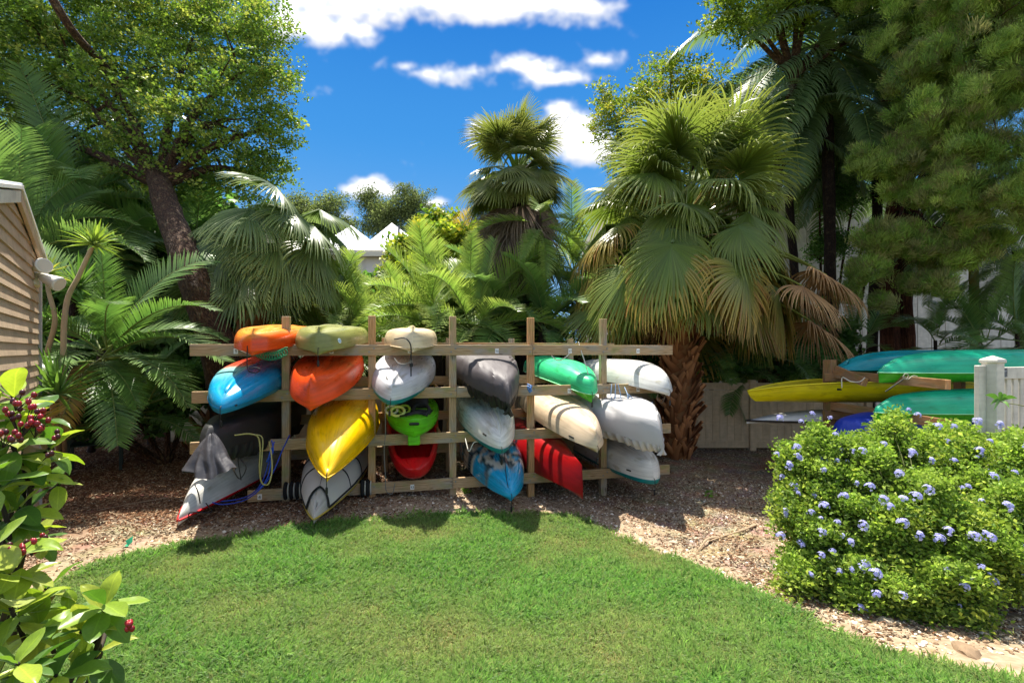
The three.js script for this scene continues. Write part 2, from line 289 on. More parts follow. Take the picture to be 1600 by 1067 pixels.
// one boat: o.bow is how far the bow stands out of the rack, local +z; keel up unless o.upright
function boat(label, name, o, pos, yaw, group) {
  const g = thing(name, label, o.cat ?? 'kayak', pos, group);
  const h = hullShape(o), { L, D } = o, zb = o.bow, K = h.A.length;
  const cols = o.paint, hullM = cols ? M((o.matName ?? 'paint') + '_v', '#ffffff', 0.5, { vertexColors: true, map: T.scuff, roughnessMap: T.scuffR, specularIntensity: 0.8 }) : o.mat;
  const rows = h.ts.map((t) => { const r = []; for (let k = 0; k < K; k++) r.push(h.pt(t, -1, k, zb)); for (let k = K - 2; k >= 0; k--) r.push(h.pt(t, 1, k, zb)); return r; });
  const mb = new MB().grid(rows, (j, k) => [h.ts[j] * L * 0.5 + (o.seed ?? 0) * 0.37, k / 20 * 0.5], cols && ((j, k, p) => cols(h.ts[j], k < K ? -1 : 1, h.A[k < K ? k : 2 * K - 2 - k][1], p)));
  const hull = mesh(o.fold ? 'fabric_cover' : 'hull', mb.geo(0.75), hullM, g);
  // deck: closes the gunwale, with a well if the boat has one
  if (!o.open) {
    const dr = h.ts.map((t) => { const b = h.half(t) * 0.985, y = h.gun(t), r = [], w = o.well ? smooth(o.well[0], o.well[0] + 0.05, t) * smooth(o.well[1] + 0.05, o.well[1], t) : 0; for (let k = -6; k <= 6; k++) { const x = k / 6, a = Math.abs(x), in_ = smooth(0.74, 0.64, a); r.push(new V3(x * b, y - (o.camber ?? 0.05) * (1 - a * a) + w * in_ * (o.wellDepth ?? 0.2), zb - t * L)); } return r; });
    mesh('deck', new MB().grid(dr, (j, k) => [h.ts[j] * L * 0.5, k * 0.03]).geo(0.6), o.deckMat ?? o.mat, g);
  } else {                                                              // an open boat has an inner skin
    const ir = h.ts.map((t) => { const r = []; for (let k = 0; k < K; k++) r.push(h.pt(t, -1, k, zb, -0.012)); for (let k = K - 2; k >= 0; k--) r.push(h.pt(t, 1, k, zb, -0.012)); return r; });
    mesh('inner_skin', new MB().grid(ir, (j, k) => [h.ts[j] * L * 0.5, k * 0.03]).geo(0.75), o.deckMat ?? o.mat, g);
    for (const s of o.seats ?? [0.3, 0.68]) { const b = h.half(s) * 2; const st = part('seat', g, b * 0.96, 0.03, 0.26, [0, h.gun(s) + 0.1, zb - s * L], o.seatMat ?? black); st.scale.x = 1; }
  }
  if (o.rim) for (const s of [-1, 1]) { const pts = h.ts.map((t) => new V3(s * (h.half(t) + 0.004), h.gun(t), zb - t * L)); mesh('rim', new MB().tube(pts, o.rimR ?? 0.014, 6).geo(), o.rim, g); }
  if (o.band) {                                                           // a band of the deck's colour along the seam
    for (const s of [-1, 1]) { const rr = h.ts.map((t) => [0, 1, 2].map((k) => new V3(s * (h.half(t) * (1 - 0.03 * k * k * 0.5) + 0.004 - k * 0.006), h.gun(t) - 0.028 * k + 0.012, zb - t * L + (k ? 0 : 0) + (t < 0.5 ? 0.004 : -0.004)))); mesh('seam_band', new MB().grid(rr, (j, k) => [h.ts[j] * L * 0.5, k * 0.03]).geo(), o.band, g); }
  }
  if (o.skirt) {                                                          // cover hanging below the gunwale in gathers
    const c = []; for (let k = h.N; k >= 0; k--) c.push([h.ts[k], -1]); for (let k = 1; k <= h.N; k++) c.push([h.ts[k], 1]);
    const fine = []; for (let k = 0; k + 1 < c.length; k++) for (let s = 0; s < 4; s++) { const f = s / 4, t = mix(c[k][0], c[k + 1][0], f); fine.push([t, c[k + 1][1]]); }
    const P = fine.map(([t, s]) => h.pt(t, s, 0, zb)), rr = [];
    for (let r = 0; r <= 6; r++) rr.push(P.map((p, k) => {
      const a = P[Math.max(0, k - 1)], b = P[Math.min(P.length - 1, k + 1)], n = new V3(b.z - a.z, 0, -(b.x - a.x)).normalize(); if (n.x * p.x < 0 && Math.abs(p.x) > 0.02) n.negate(); else if (Math.abs(p.x) <= 0.02 && n.z * (fine[k][0] < 0.5 ? 1 : -1) < 0) n.negate();
      const q = r / 6, w = Math.sin(k * 0.9 + 4 * noise(k * 0.07, o.seed ?? 1)) , amp = 0.005 + q * 0.022;
      return new V3(p.x + n.x * (w * amp - q * q * 0.06), p.y + 0.004 - q * o.skirt * (1 + 0.35 * noise(k * 0.06, 3, o.seed ?? 1)), p.z + n.z * (w * amp - q * q * 0.06));
    }));
    mesh('cover_skirt', new MB().grid(rr, (j, k) => [k * 0.02, j * 0.03]).geo(0.9), o.skirtMat ?? o.mat, g);
  }
  if (o.handle) for (const [t, s] of [[0.0, 1]]) {
    const y = h.gun(0.02) + o.handle, pts = curve([new V3(0, y, zb - 0.06), new V3(0, y + 0.005, zb + 0.015), new V3(0, y - 0.07, zb + 0.03), new V3(0, y - 0.15, zb + 0.02)], 10);
    const c = mesh('carry_cord', new MB().tube(pts, 0.004, 5).geo(), black, g); const tg = new THREE.CapsuleGeometry(0.013, 0.05, 3, 8); tg.translate(0, y - 0.17, zb + 0.02); mesh('toggle', tg, black, g);
  }
  for (const [t, side, v, w] of o.slots ?? []) {                          // moulded scupper and handle recesses, shallow dark inserts
    const k = Math.round(v * (K - 1)), p = h.pt(t, side, k, zb), p2 = h.pt(t + 0.02, side, k, zb), p3 = h.pt(t, side, Math.min(K - 1, k + 1), zb);
    const s = mesh('moulded_slot', boxGeo(0.02, 0.012, w ?? 0.1, 0, 0.003), black, g), X = new THREE.Matrix4(), zz = p2.clone().sub(p).normalize(), yy = p3.clone().sub(p).cross(zz).normalize(); if (yy.y < 0) yy.negate(); X.makeBasis(yy.clone().cross(zz), yy, zz); s.quaternion.setFromRotationMatrix(X); s.position.copy(p);
  }
  g.rotation.order = 'YXZ';
  g.rotation.y = yaw; g.rotation.x = o.pitch ?? 0; g.rotation.z = (o.upright ? Math.PI : 0) + (o.roll ?? 0);
  if (o.upright) g.position.y += D;
  g.userData.h = undefined; delete g.userData.h;
  return { g, h, zb };
}
// boats in the main rack: px is where the bow is seen, bow how far it stands out of the rack
const KG = 'kayaks stored on the long wooden rack';
function shelf(label, tier, px, o, yawDeg = 0, name = 'kayak') {
  const p = o.bow, k = (px - CX) / F, yaw = R(yawDeg), c = Math.cos(yaw), s = Math.sin(yaw);
  const ox = -IN.x * c * p + U.x * s * p, oz = -(-IN.z * c * p + U.z * s * p);      // offset of the bow from the crossing point, oz counted ahead
  const u = (k * (5.6 + oz) + 3.81 - ox) / (0.974 - 0.227 * k);
  return boat(label, name, o, rackAt(u, 0, TIER[tier] + 0.072 + (o.up ?? 0)), TH + yaw, KG);
}
const C = (h) => new THREE.Color(h);
const orange = plastic('orange_plastic', '#ee5a14'), amber = C('#f39a3c'), olive = plastic('olive_plastic', '#8d8f52'), cream = plastic('cream_plastic', '#e8d3ae'), yellow = plastic('yellow_plastic', '#f2bd00'), lime = plastic('lime_plastic', '#63c81c'),
  red = plastic('red_plastic', '#d0101a'), white = plastic('white_plastic', '#dddcd8'), tan = plastic('tan_plastic', '#d6bfa2'), green = plastic('green_plastic', '#3fcf8a'), teal = plastic('teal_plastic', '#0f8f93'), blueM = plastic('blue_plastic', '#0d8fc0'), scarlet = plastic('orange_red_plastic', '#ec4f17');
const fab = (n, h, r = 0.75) => M(n, h, r, { bumpMap: T.cloth, bumpScale: 0.004, sheen: 0.3, sheenRoughness: 0.5 });
const greyTarp = fab('grey_tarp', '#4c4648', 0.6), blackTarp = fab('black_tarp', '#1b1b1c', 0.55), silver = fab('silver_tarp', '#b5b3b2', 0.45);
const fadeOrange = (t, s, v, p) => C('#ee5010').lerp(amber, smooth(0.45, 0.9, v + 0.25 * noise(p.z * 2, p.x * 3, 3)));
// bay 1, left of the first post
shelf('orange kayak fading to amber, hull up, top left of the rack', 0, 393, { pitch: 0.05, L: 3.0, B: 0.86, D: 0.24, bow: 0.5, q: 0.5, sheer: 0.06, rock: 0.04, rake: 0.06, mid: 'tri', end: 'triE', paint: fadeOrange, matName: 'orange_amber', mat: orange, seed: 1 });
shelf('turquoise blue kayak, hull up, below the orange one at the left end', 1, 344, { handle: 0.02, up: 0.03, pitch: 0.12, L: 3.1, B: 0.84, D: 0.25, bow: 0.85, q: 0.62, p: 2.1, sheer: 0.06, rock: 0.16, rake: 0.15, mid: 'tri', end: 'triE', mat: blueM, matName: 'blue_teal', paint: (t, s, v, p) => C('#0c93c6').lerp(C('#8fd6cf'), s < 0 ? smooth(0.12, 0.3, t) * smooth(0.5, 0.9, v) : 0).lerp(C('#d8482c'), smooth(0.30, 0.4, t) * (s < 0 ? 1 : 0.0)), band: blueM, seed: 2, slots: [[0.03, 1, 0.05, 0.03]] });
shelf('long kayak under a black fabric cover with bunched grey end', 2, 318, { L: 3.6, B: 0.74, D: 0.34, bow: 1.0, q: 0.75, sheer: -0.06, rock: 0.06, mid: 'flat', end: 'round', mat: blackTarp, fold: 0.012, skirt: 0.16, seed: 3, up: 0.02 }, -3);
shelf('white canoe with dark red gunwale, bow low over the sand', 3, 278, { L: 4.2, B: 0.8, D: 0.36, bow: 0.78, q: 0.9, p: 1.8, sheer: 0.06, rock: 0.30, rake: 0.16, mid: 'round', end: 'vee', mat: white, rim: red, rimR: 0.013, cat: 'canoe', seed: 4 }, -4, 'canoe');
// bay 2
const ol = shelf('olive green kayak, hull up, on the top board', 0, 497, { handle: 0.02, pitch: 0.04, L: 3.0, B: 0.88, D: 0.26, bow: 0.55, q: 0.5, sheer: 0.06, rock: 0.04, rake: 0.03, mid: 'tri', end: 'triE', mat: olive, seed: 5, slots: [[0.3, 1, 0.6, 0.1]] });
shelf('orange red kayak, hull up, with hollow keel lines, under the olive one', 1, 484, { up: 0.04, pitch: 0.14, L: 3.1, B: 0.86, D: 0.31, bow: 0.8, q: 0.62, sheer: 0.06, rock: 0.05, rake: 0.06, mid: 'tri', end: 'vee', mat: scarlet, seed: 6 });
shelf('bright yellow kayak, smooth hull up, drooping forward', 2, 510, { L: 3.4, B: 0.86, D: 0.38, bow: 1.2, q: 0.8, p: 2.0, sheer: 0.12, rock: 0.42, rake: 0.1, mid: 'round', end: 'round', mat: yellow, rim: yellow, rimR: 0.008, seed: 7, handle: 0.03, pitch: 0.08 });
const gc = shelf('grey canoe with padded cover and black straps, bow lowest in front', 3, 490, { L: 4.0, B: 0.78, D: 0.34, bow: 1.12, q: 0.85, p: 1.9, sheer: 0.04, rock: 0.30, rake: 0.2, mid: 'round', end: 'vee', mat: plastic('grey_white_plastic', '#b3afa8'), rim: M('dull_yellow', '#a9913a', 0.6), rimR: 0.01, cat: 'canoe', seed: 8 }, 0, 'canoe');
// bay 3
shelf('cream kayak with raised keel, end on, on the top board', 0, 645, { L: 3.0, B: 0.76, D: 0.255, bow: 0.45, q: 0.55, sheer: 0.05, rock: 0.03, rake: 0.05, mid: 'tri', end: 'triE', mat: cream, rim: cream, rimR: 0.007, seed: 9 });
shelf('pale grey kayak with green seam, hull up and turned left', 1, 611, { handle: 0.02, up: 0.03, pitch: 0.12, L: 3.0, B: 0.84, D: 0.27, bow: 0.62, q: 0.62, sheer: 0.07, rock: 0.08, rake: 0.06, mid: 'tri', end: 'triE', mat: plastic('pale_grey_plastic', '#cfcfd4'), band: teal, seed: 10, roll: -0.1, slots: [[0.06, -1, 0.5, 0.1]] }, -7);
const lk = shelf('lime green kayak, right way up, carrying black straps', 2, 647, { L: 3.0, B: 0.76, D: 0.27, bow: 0.33, q: 0.45, p: 2.6, sheer: -0.05, rock: 0.0, rake: 0.05, mid: 'flat', end: 'round', mat: lime, upright: true, well: [0.08, 0.35], wellDepth: 0.16, camber: 0.02, seed: 11 });
shelf('red kayak, right way up, with an open ribbed well', 3, 648, { L: 3.0, B: 0.76, D: 0.36, bow: 0.34, q: 0.5, p: 2.4, sheer: -0.04, rock: 0.14, rake: 0.1, mid: 'round', end: 'round', mat: red, upright: true, well: [0.09, 0.4], wellDepth: 0.26, camber: 0.02, seed: 12, pitch: 0.30, up: -0.02 });
// bay 4
shelf('kayak wrapped in a dark fabric cover, sunlit top coloured grey and shaded gathered skirt black', 1, 797, { p: 1.9, L: 3.1, B: 0.92, D: 0.33, bow: 0.85, q: 0.95, sheer: 0.07, rock: 0.2, mid: 'flat', end: 'round', mat: greyTarp, skirtMat: blackTarp, fold: 0.02, skirt: 0.15, seed: 13, up: 0.05, pitch: 0.16 }, 3);  // one dark fabric: sun and shade coloured in as grey top, black skirt
shelf('white kayak with turquoise seam, hull up, under the grey cover', 2, 784, { handle: 0.02, up: 0.03, pitch: 0.1, L: 3.0, B: 0.76, D: 0.32, bow: 0.75, q: 0.6, sheer: 0.07, rock: 0.18, rake: 0.14, mid: 'tri', end: 'triE', mat: white, matName: 'stained_white', paint: (t, s, v, p) => C('#d9d6cc').lerp(C('#8fbdb6'), 0.75 * smooth(0.1, 0.3, t + 0.1 * noise(p.z * 3, p.x * 5, 8))).lerp(C('#8f8a5a'), 0.6 * smooth(0.12, 0.4, fbm(p.z * 5, p.x * 7, 2, 4) - 0.06)), band: teal, seed: 14, slots: [[0.07, -1, 0.22, 0.08]] });
shelf('blue kayak with white and black camouflage blotches, hull up', 3, 799, { up: 0.03, pitch: 0.08, L: 3.0, B: 0.82, D: 0.34, bow: 0.8, q: 0.6, p: 2.0, sheer: 0.03, rock: 0.2, rake: 0.14, mid: 'tri', end: 'triE', mat: blueM, matName: 'camo', paint: (t, s, v, p) => { const n = fbm(p.z * 4.2, p.x * 8, 6, 4), d = fbm(p.z * 5 + 9, p.x * 7, 2, 4), w = smooth(0.10, 0.16, t + 0.15 * n); return C('#1093bf').lerp(C('#bcb8ad'), w * smooth(-0.06, -0.02, n)).lerp(C('#27414c'), w * smooth(0.06, 0.09, d)); }, seed: 15, handle: 0.03 });
// bay 5
shelf('mint green kayak, smooth hull up, in the second tier', 1, 925, { handle: 0.02, pitch: 0.05, L: 3.2, B: 0.72, D: 0.30, bow: 0.3, q: 0.6, p: 2.4, sheer: 0.1, rock: 0.2, rake: 0.06, mid: 'round', end: 'round', mat: green, rim: M('pale_green_rim', '#9be3b4', 0.5), rimR: 0.006, deckMat: plastic('grass_green_plastic', '#3fae1c'), camber: 0.12, seed: 16 });
shelf('tan kayak, smooth hull up, jutting out below the mint one', 2, 934, { handle: 0.02, up: 0.03, pitch: 0.08, L: 3.3, B: 0.78, D: 0.33, bow: 1.0, q: 0.6, p: 2.2, sheer: 0.05, rock: 0.16, rake: 0.06, mid: 'round', end: 'vee', mat: tan, seed: 17, slots: [[0.09, 1, 0.1, 0.1], [0.1, -1, 0.1, 0.1]] });
shelf('dark red canoe, hull up, with sharp upright bow', 3, 911, { L: 4.2, B: 0.80, D: 0.48, bow: 1.0, q: 0.95, p: 1.7, sheer: 0.04, rock: 0.16, rake: 0.03, mid: 'round', end: 'vee', endW: 1.2, mat: M('glossy_red', '#a3080f', 0.35, { map: T.scuff, clearcoat: 0.3, clearcoatRoughness: 0.3 }), cat: 'canoe', seed: 18 }, 2, 'canoe');
// bay 6, right end
shelf('white kayak, hull up, highest at the right end of the rack', 1, 1046, { handle: 0.02, L: 3.3, B: 0.8, D: 0.34, bow: 0.6, q: 0.62, sheer: 0.08, rock: 0.2, rake: 0.06, mid: 'round', end: 'vee', mat: white, seed: 19, slots: [[0.12, 1, 0.12, 0.12]] });
shelf('kayak under a wrinkled silver grey cover at the right end', 2, 1036, { p: 1.9, L: 3.3, B: 1.04, D: 0.42, bow: 1.15, q: 0.95, sheer: 0.08, rock: 0.2, mid: 'flat', end: 'round', mat: silver, fold: 0.022, skirt: 0.12, seed: 20, roll: 0.08 });
shelf('white kayak with turquoise seam, lowest at the right end', 3, 1022, { handle: 0.02, L: 3.2, B: 0.8, D: 0.34, bow: 0.65, q: 0.5, sheer: 0.03, rock: 0.12, rake: 0.08, mid: 'flat', end: 'round', mat: white, band: teal, seed: 21, slots: [[0.08, -1, 0.12, 0.08]] });

// the padded cover of the grey canoe, with its straps
{
  const { g, h, zb } = gc, K = h.A.length, m = fab('pale_canvas', '#b9b4ae', 0.7), rows = [];
  const t0 = 0.085, t1 = 0.9, n = 40;
  for (let j = 0; j <= n; j++) { const r = [], row = (s, k) => { const c = k / (K - 1), t = mix(t0 + (j < 8 ? (1 - c) * -0.03 * (1 - j / 8) : 0), t1, j / n); const p = h.pt(t, s, k, zb, 0.02); p.y += 0.012 * noise(p.z * 4, p.x * 5, 3); return p; }; for (let k = 2; k < K; k++) r.push(row(-1, k)); for (let k = K - 2; k >= 2; k--) r.push(row(1, k)); rows.push(r); }
  mesh('canvas_cover', new MB().grid(rows, (j, k) => [j * 0.08, k * 0.04]).geo(0.9), m, g);
  const hem = M('black_webbing', '#161616', 0.8);
  mesh('hem', new MB().tube(rows[0].map((p) => p.clone()), 0.011, 5).geo(), hem, g);
  for (const k of [0, rows[0].length - 1]) mesh('hem', new MB().tube(rows.map((r) => r[k].clone()), 0.011, 5).geo(), hem, g);
  for (const j of [6, 12]) mesh('strap', new MB().tube(rows[j].map((p) => p.clone().add(new V3(0, 0.01, 0))), 0.008, 5).geo(), hem, g);
  const c = (rows[0].length - 1) / 2, st = [0, 1, 2, 3, 4].map((j) => [-1, 0, 1].map((d) => rows[j][c + d].clone().lerp(rows[j][c], 0.5).add(new V3(0, 0.016, 0))));
  mesh('strap', new MB().grid(st).geo(), hem, g);
}
// bunched end of the black cover
{
  const p = at(330, 708, 4.78), rows = [];
  for (let j = 0; j <= 34; j++) { const q = j / 34, row = []; for (let k = 0; k <= 140; k++) { const a = k / 140 * 2 * Math.PI, n = noise(Math.cos(a) * 1.7, Math.sin(a) * 1.7, q * 2.2), w = 0.13 * Math.sin(a * 5 + n * 3 + q) * q + 0.05 * Math.sin(a * 11 + q * 2) * q + 0.10 * n, rad = (0.02 + 0.23 * Math.pow(q, 0.8)) * (1 + w); row.push(new V3(Math.cos(a) * rad * 0.9 + 0.04 * q * q, 0.2 - q * 0.36 + 0.035 * Math.sin(a * 3 + 1) * q * q + 0.02 * noise(Math.cos(a) * 2, Math.sin(a) * 2, q * 3), Math.sin(a) * rad * 0.8 + 0.06 * q)); } rows.push(row); }
  const o = tag(mesh('bunched_tarp', new MB().grid(rows, (j, k) => [k * 0.015, j * 0.02]).geo(), fab('grey_lining', '#38363a', 0.5)), 'bunched grey tarp end hanging over the bow of the black covered kayak', 'tarp'); o.position.copy(p);
}
// gear in the lime kayak
{
  const { g, h, zb } = lk, y = h.gun(0.1);
  const seat = new THREE.TorusGeometry(0.2, 0.05, 8, 20); seat.scale(1, 0.8, 0.6);
  const s = mesh('seat_back', boxGeo(0.42, 0.16, 0.05, 0, 0.02), black, g); s.position.set(0, y - 0.12, zb - 0.62); s.rotation.x = 0.5;
  for (let k = 0; k < 4; k++) { const z = zb - 0.14 - k * 0.15, b = h.half(0.06 + k * 0.05) * 0.8; mesh('bungee', new MB().tube(curve([new V3(-b, y - 0.01, z), new V3(-b * 0.3, y - 0.035, z - 0.04 + 0.03 * k), new V3(b * 0.4, y - 0.03, z + 0.05), new V3(b, y - 0.01, z - 0.02)], 14), 0.012, 5).geo(), black, g); }
  for (const [x, z, r, c] of [[-0.2, 0.25, 0.055, '#d7e07a'], [-0.28, 0.4, 0.05, '#e5ecc0'], [-0.12, 0.42, 0.05, '#9fc23a'], [0.1, 0.35, 0.07, '#181a18']]) { const t = new THREE.TorusGeometry(r * 1.5, r * 0.35, 6, 14); t.rotateX(0.9); const o = mesh('rope_bundle', t, M('rope_' + c, c, 0.8), g); o.position.set(-x, y - 0.06, zb - z); }
  const box = mesh('skeg_box', boxGeo(0.15, 0.16, 0.5, 0, 0.012), lime, g); box.position.set(0, h.keel(0.08) + 0.03, zb - 0.33);
  const hd = mesh('carry_handle', new THREE.CapsuleGeometry(0.018, 0.09, 4, 8).rotateZ(Math.PI / 2), black, g); hd.position.set(0.0, y + 0.07, zb + 0.008);
}
// round sticker on the olive kayak's bow
{
  const c = new THREE.CylinderGeometry(0.03, 0.03, 0.003, 20), cv = document.createElement('canvas'); cv.width = cv.height = 64;
  const x = cv.getContext('2d'); x.fillStyle = '#f4f7f7'; x.fillRect(0, 0, 64, 64); x.fillStyle = '#5aa0b8'; x.beginPath(); x.arc(32, 32, 24, 0, 7); x.fill(); x.strokeStyle = '#f4f7f7'; x.lineWidth = 5; x.beginPath(); x.moveTo(12, 40); x.quadraticCurveTo(24, 28, 34, 38); x.quadraticCurveTo(44, 46, 54, 36); x.stroke(); x.beginPath(); x.moveTo(22, 30); x.lineTo(34, 16); x.lineTo(40, 30); x.stroke();
  const t = new THREE.CanvasTexture(cv); t.colorSpace = THREE.SRGBColorSpace; c.rotateX(Math.PI / 2);
  const { g, h, zb } = ol, K = h.A.length, k = 4, p = h.pt(0.055, 1, k, zb), q = h.pt(0.085, 1, k, zb), w = h.pt(0.055, 1, k + 1, zb), nn = q.clone().sub(p).cross(w.clone().sub(p)).normalize(); if (nn.x < 0) nn.negate();
  const s = mesh('sticker', c, M('sticker', '#ffffff', 0.5, { map: t }), g); s.position.copy(p).addScaledVector(nn, 0.004); s.quaternion.setFromUnitVectors(new V3(0, 0, 1), nn);
}

// ---------------------------------------------------------------- shed with lap siding at the left
{
  const P0 = at(57, 547, 5.2), d = new V3(-0.63, 0, -0.777).normalize(), back = new V3(0.777, 0, -0.63).normalize();   // d runs away along the gable wall, P0 is its far corner
  const sh = thing('shed', 'tan shed with horizontal lap siding and white roof edge at the left', 'shed', [P0.x, 0, P0.z]);
  sh.rotation.y = Math.atan2(0.777, -0.63) ; // local +z = outward normal below
  const X = new THREE.Matrix4().makeBasis(d.clone().negate(), new V3(0, 1, 0), d.clone().negate().cross(new V3(0, 1, 0)));
  sh.quaternion.setFromRotationMatrix(X);                               // local +x runs from the far corner towards the camera, +z out of the wall
  const out = new V3(0, 0, 1).applyQuaternion(sh.quaternion), sgn = out.x > 0 ? 1 : -1;
  const eave = EYE + 138 / F * 5.2, rise = 0.36, half = 1.45, exp = 0.112;
  const m = [0, 1, 2].map((k) => M('tan_siding_' + k, ['#c2a98e', '#bda489', '#c7ae93'][k], 0.8, { map: T.grime, bumpMap: T.woodBump, bumpScale: 0.001 }));
  const topY = (x) => eave + rise * (1 - Math.abs(x - half) / half);
  for (let k = 0, y = -0.3; y < eave + rise - 0.02; k++, y += exp) {
    const y1 = y + exp, x0 = y1 > eave ? Math.max(0, (y1 - eave) / rise * half) : 0, b0 = y > eave ? Math.max(0, (y - eave) / rise * half) : 0;
    const mb = new MB(), z0 = sgn * 0.022, z1 = sgn * 0.006, a = [b0, 2 * half - b0], t = [x0, 2 * half - x0];
    mb.grid([[new V3(a[0], y - 0.012, 0), new V3(a[1], y - 0.012, 0)], [new V3(a[0], y - 0.012, z0), new V3(a[1], y - 0.012, z0)], [new V3(t[0], y1, z1), new V3(t[1], y1, z1)]], (j, q, p) => [p.x * 0.5 + k * 0.37, p.y * 0.8 + j * 0.05]);
    mesh('plank', mb.geo(0.3), m[(k * 7) % 3], sh);
  }
  const W = 2 * half, wall = new MB(), zi = -sgn * 0.004, zb = -sgn * 3.2;
  const rim = [[0, -0.5], [0, eave], [half, eave + rise], [W, eave], [W, -0.5]];
  wall.grid([rim.map(([x, y]) => new V3(x, y, zi)), rim.map(([x, y]) => new V3(x, y, zb))]);
  for (const z of [zi, zb]) { const s = wall.p.length / 3; rim.forEach(([x, y]) => wall.v(new V3(x, y, z))); wall.i.push(s, s + 1, s + 4, s + 1, s + 2, s + 3, s + 1, s + 3, s + 4); }
  mesh('wall', wall.geo(0.3), M('shed_wall', '#b39b82', 0.85, { map: T.grime }), sh);
  const corner = part('corner_trim', sh, 0.045, eave + 0.5, 0.05, [-0.02, (eave - 0.5) / 2, sgn * 0.012], M('grey_trim', '#a39f98', 0.6), 0);
  const ang = Math.atan2(rise, half), len = half / Math.cos(ang) + 0.05, whiteTrim = M('white_trim', '#e4e0d8', 0.55, { map: T.grime });
  for (const s of [0, 1]) {
    const g = part('roof', sh, len + 0.12, 0.035, 3.5, [half + (s ? 1 : -1) * (half / 2 + 0.04), eave + rise / 2 + 0.075, -sgn * 1.68], M('white_metal_roof', '#e6e5e2', 0.4, { metalness: 0.1 }), 0); g.rotation.z = s ? -ang : ang;
    const t = part('rake_board', sh, len, 0.10, 0.03, [half + (s ? 1 : -1) * (half / 2 + 0.005), eave + rise / 2 + 0.0, sgn * 0.042], s ? whiteTrim : M('tan_trim', '#c9b097', 0.6, { map: T.grime }), 0.3); t.rotation.z = s ? -ang : ang;
  }
  // floodlight on the corner
  const fp = at(52, 420, 5.05);
  const fl = thing('floodlight', 'white twin floodlight on the corner of the tan shed', 'floodlight', fp);
  const wp = M('white_lamp_plastic', '#dedcd4', 0.45), lens = M('lamp_glass', '#cfcabb', 0.2);
  const cyl = (n, r0, r1, l, pos, dir, mm, par) => { const g = new THREE.LatheGeometry([[0, 0], [r0 * 0.7, 0], [r0, l * 0.12], [r1, l * 0.9], [r1 * 0.94, l], [0, l]].map(([x, y]) => new THREE.Vector2(x, y)), 18), o = mesh(n, g, mm, par); o.position.set(...pos); o.quaternion.setFromUnitVectors(new V3(0, 1, 0), new V3(...dir).normalize()); return o; };
  cyl('mounting_box', 0.062, 0.062, 0.06, [-0.09, 0, -0.02], [1, 0, 0.5], wp, fl);
  cyl('junction_cap', 0.042, 0.03, 0.06, [-0.02, -0.005, 0.01], [1, -0.1, 0.3], M('rust_brown', '#7a4526', 0.7), fl);
  mesh('arm', new MB().tube([new V3(0.02, -0.02, 0.02), new V3(0.06, -0.05, 0.03), new V3(0.1, -0.05, 0.04)], 0.022, 8).geo(), wp, fl);
  const h1 = cyl('lamp_head', 0.03, 0.055, 0.13, [0.05, 0.0, 0.06], [0.85, 0.05, 0.25], wp, fl); const l1 = mesh('lens', new THREE.CircleGeometry(0.045, 18), lens, h1); l1.rotation.x = -Math.PI / 2; l1.position.y = 0.132;
  const h2 = cyl('lamp_head', 0.03, 0.055, 0.14, [0.09, -0.06, 0.04], [0.95, -0.45, -0.1], wp, fl); const l2 = mesh('lens', new THREE.CircleGeometry(0.045, 18), lens, h2); l2.rotation.x = -Math.PI / 2; l2.position.y = 0.142;
  fl.scale.setScalar(1.45); cyl('motion_sensor', 0.03, 0.045, 0.08, [0.03, -0.06, 0.04], [0.2, -1, 0.3], M('cream_sensor', '#d9cfae', 0.5), fl);
}

// ---------------------------------------------------------------- vinyl fence behind the rack
{
  const f = thing('vinyl_fence', 'tan vinyl privacy fence behind the rack and the big palm', 'fence', [0, 0, -9.9]);
  const m = [0, 1, 2].map((k) => M('vinyl_' + k, ['#d6bd9a', '#d0b794', '#dac29f'][k], 0.55, { map: T.grime }));
  const x0 = -5.2, top = EYE - 51 / F * 9.9, bot = -0.42, post = 2.42;
  for (let n = 0; n < 7; n++) {
    const px = 5.02 - n * post + post; part('post', f, 0.127, top - bot + 0.06, 0.127, [px, (top + bot) / 2 + 0.03, 0], m[0], n);
    if (n === 6) break;
    part('rail', f, post - 0.13, 0.14, 0.05, [px - post / 2, top - 0.07, 0], m[1], n); part('rail', f, post - 0.13, 0.14, 0.05, [px - post / 2, bot + 0.2, 0], m[1], n + 0.4);
    for (let k = 0; k < 15; k++) part('plank', f, 0.15, top - bot - 0.3, 0.022, [px - post / 2 + (k - 7) * 0.1525, (top + bot) / 2, 0], m[k % 3], k * 0.21 + n);
  }
}

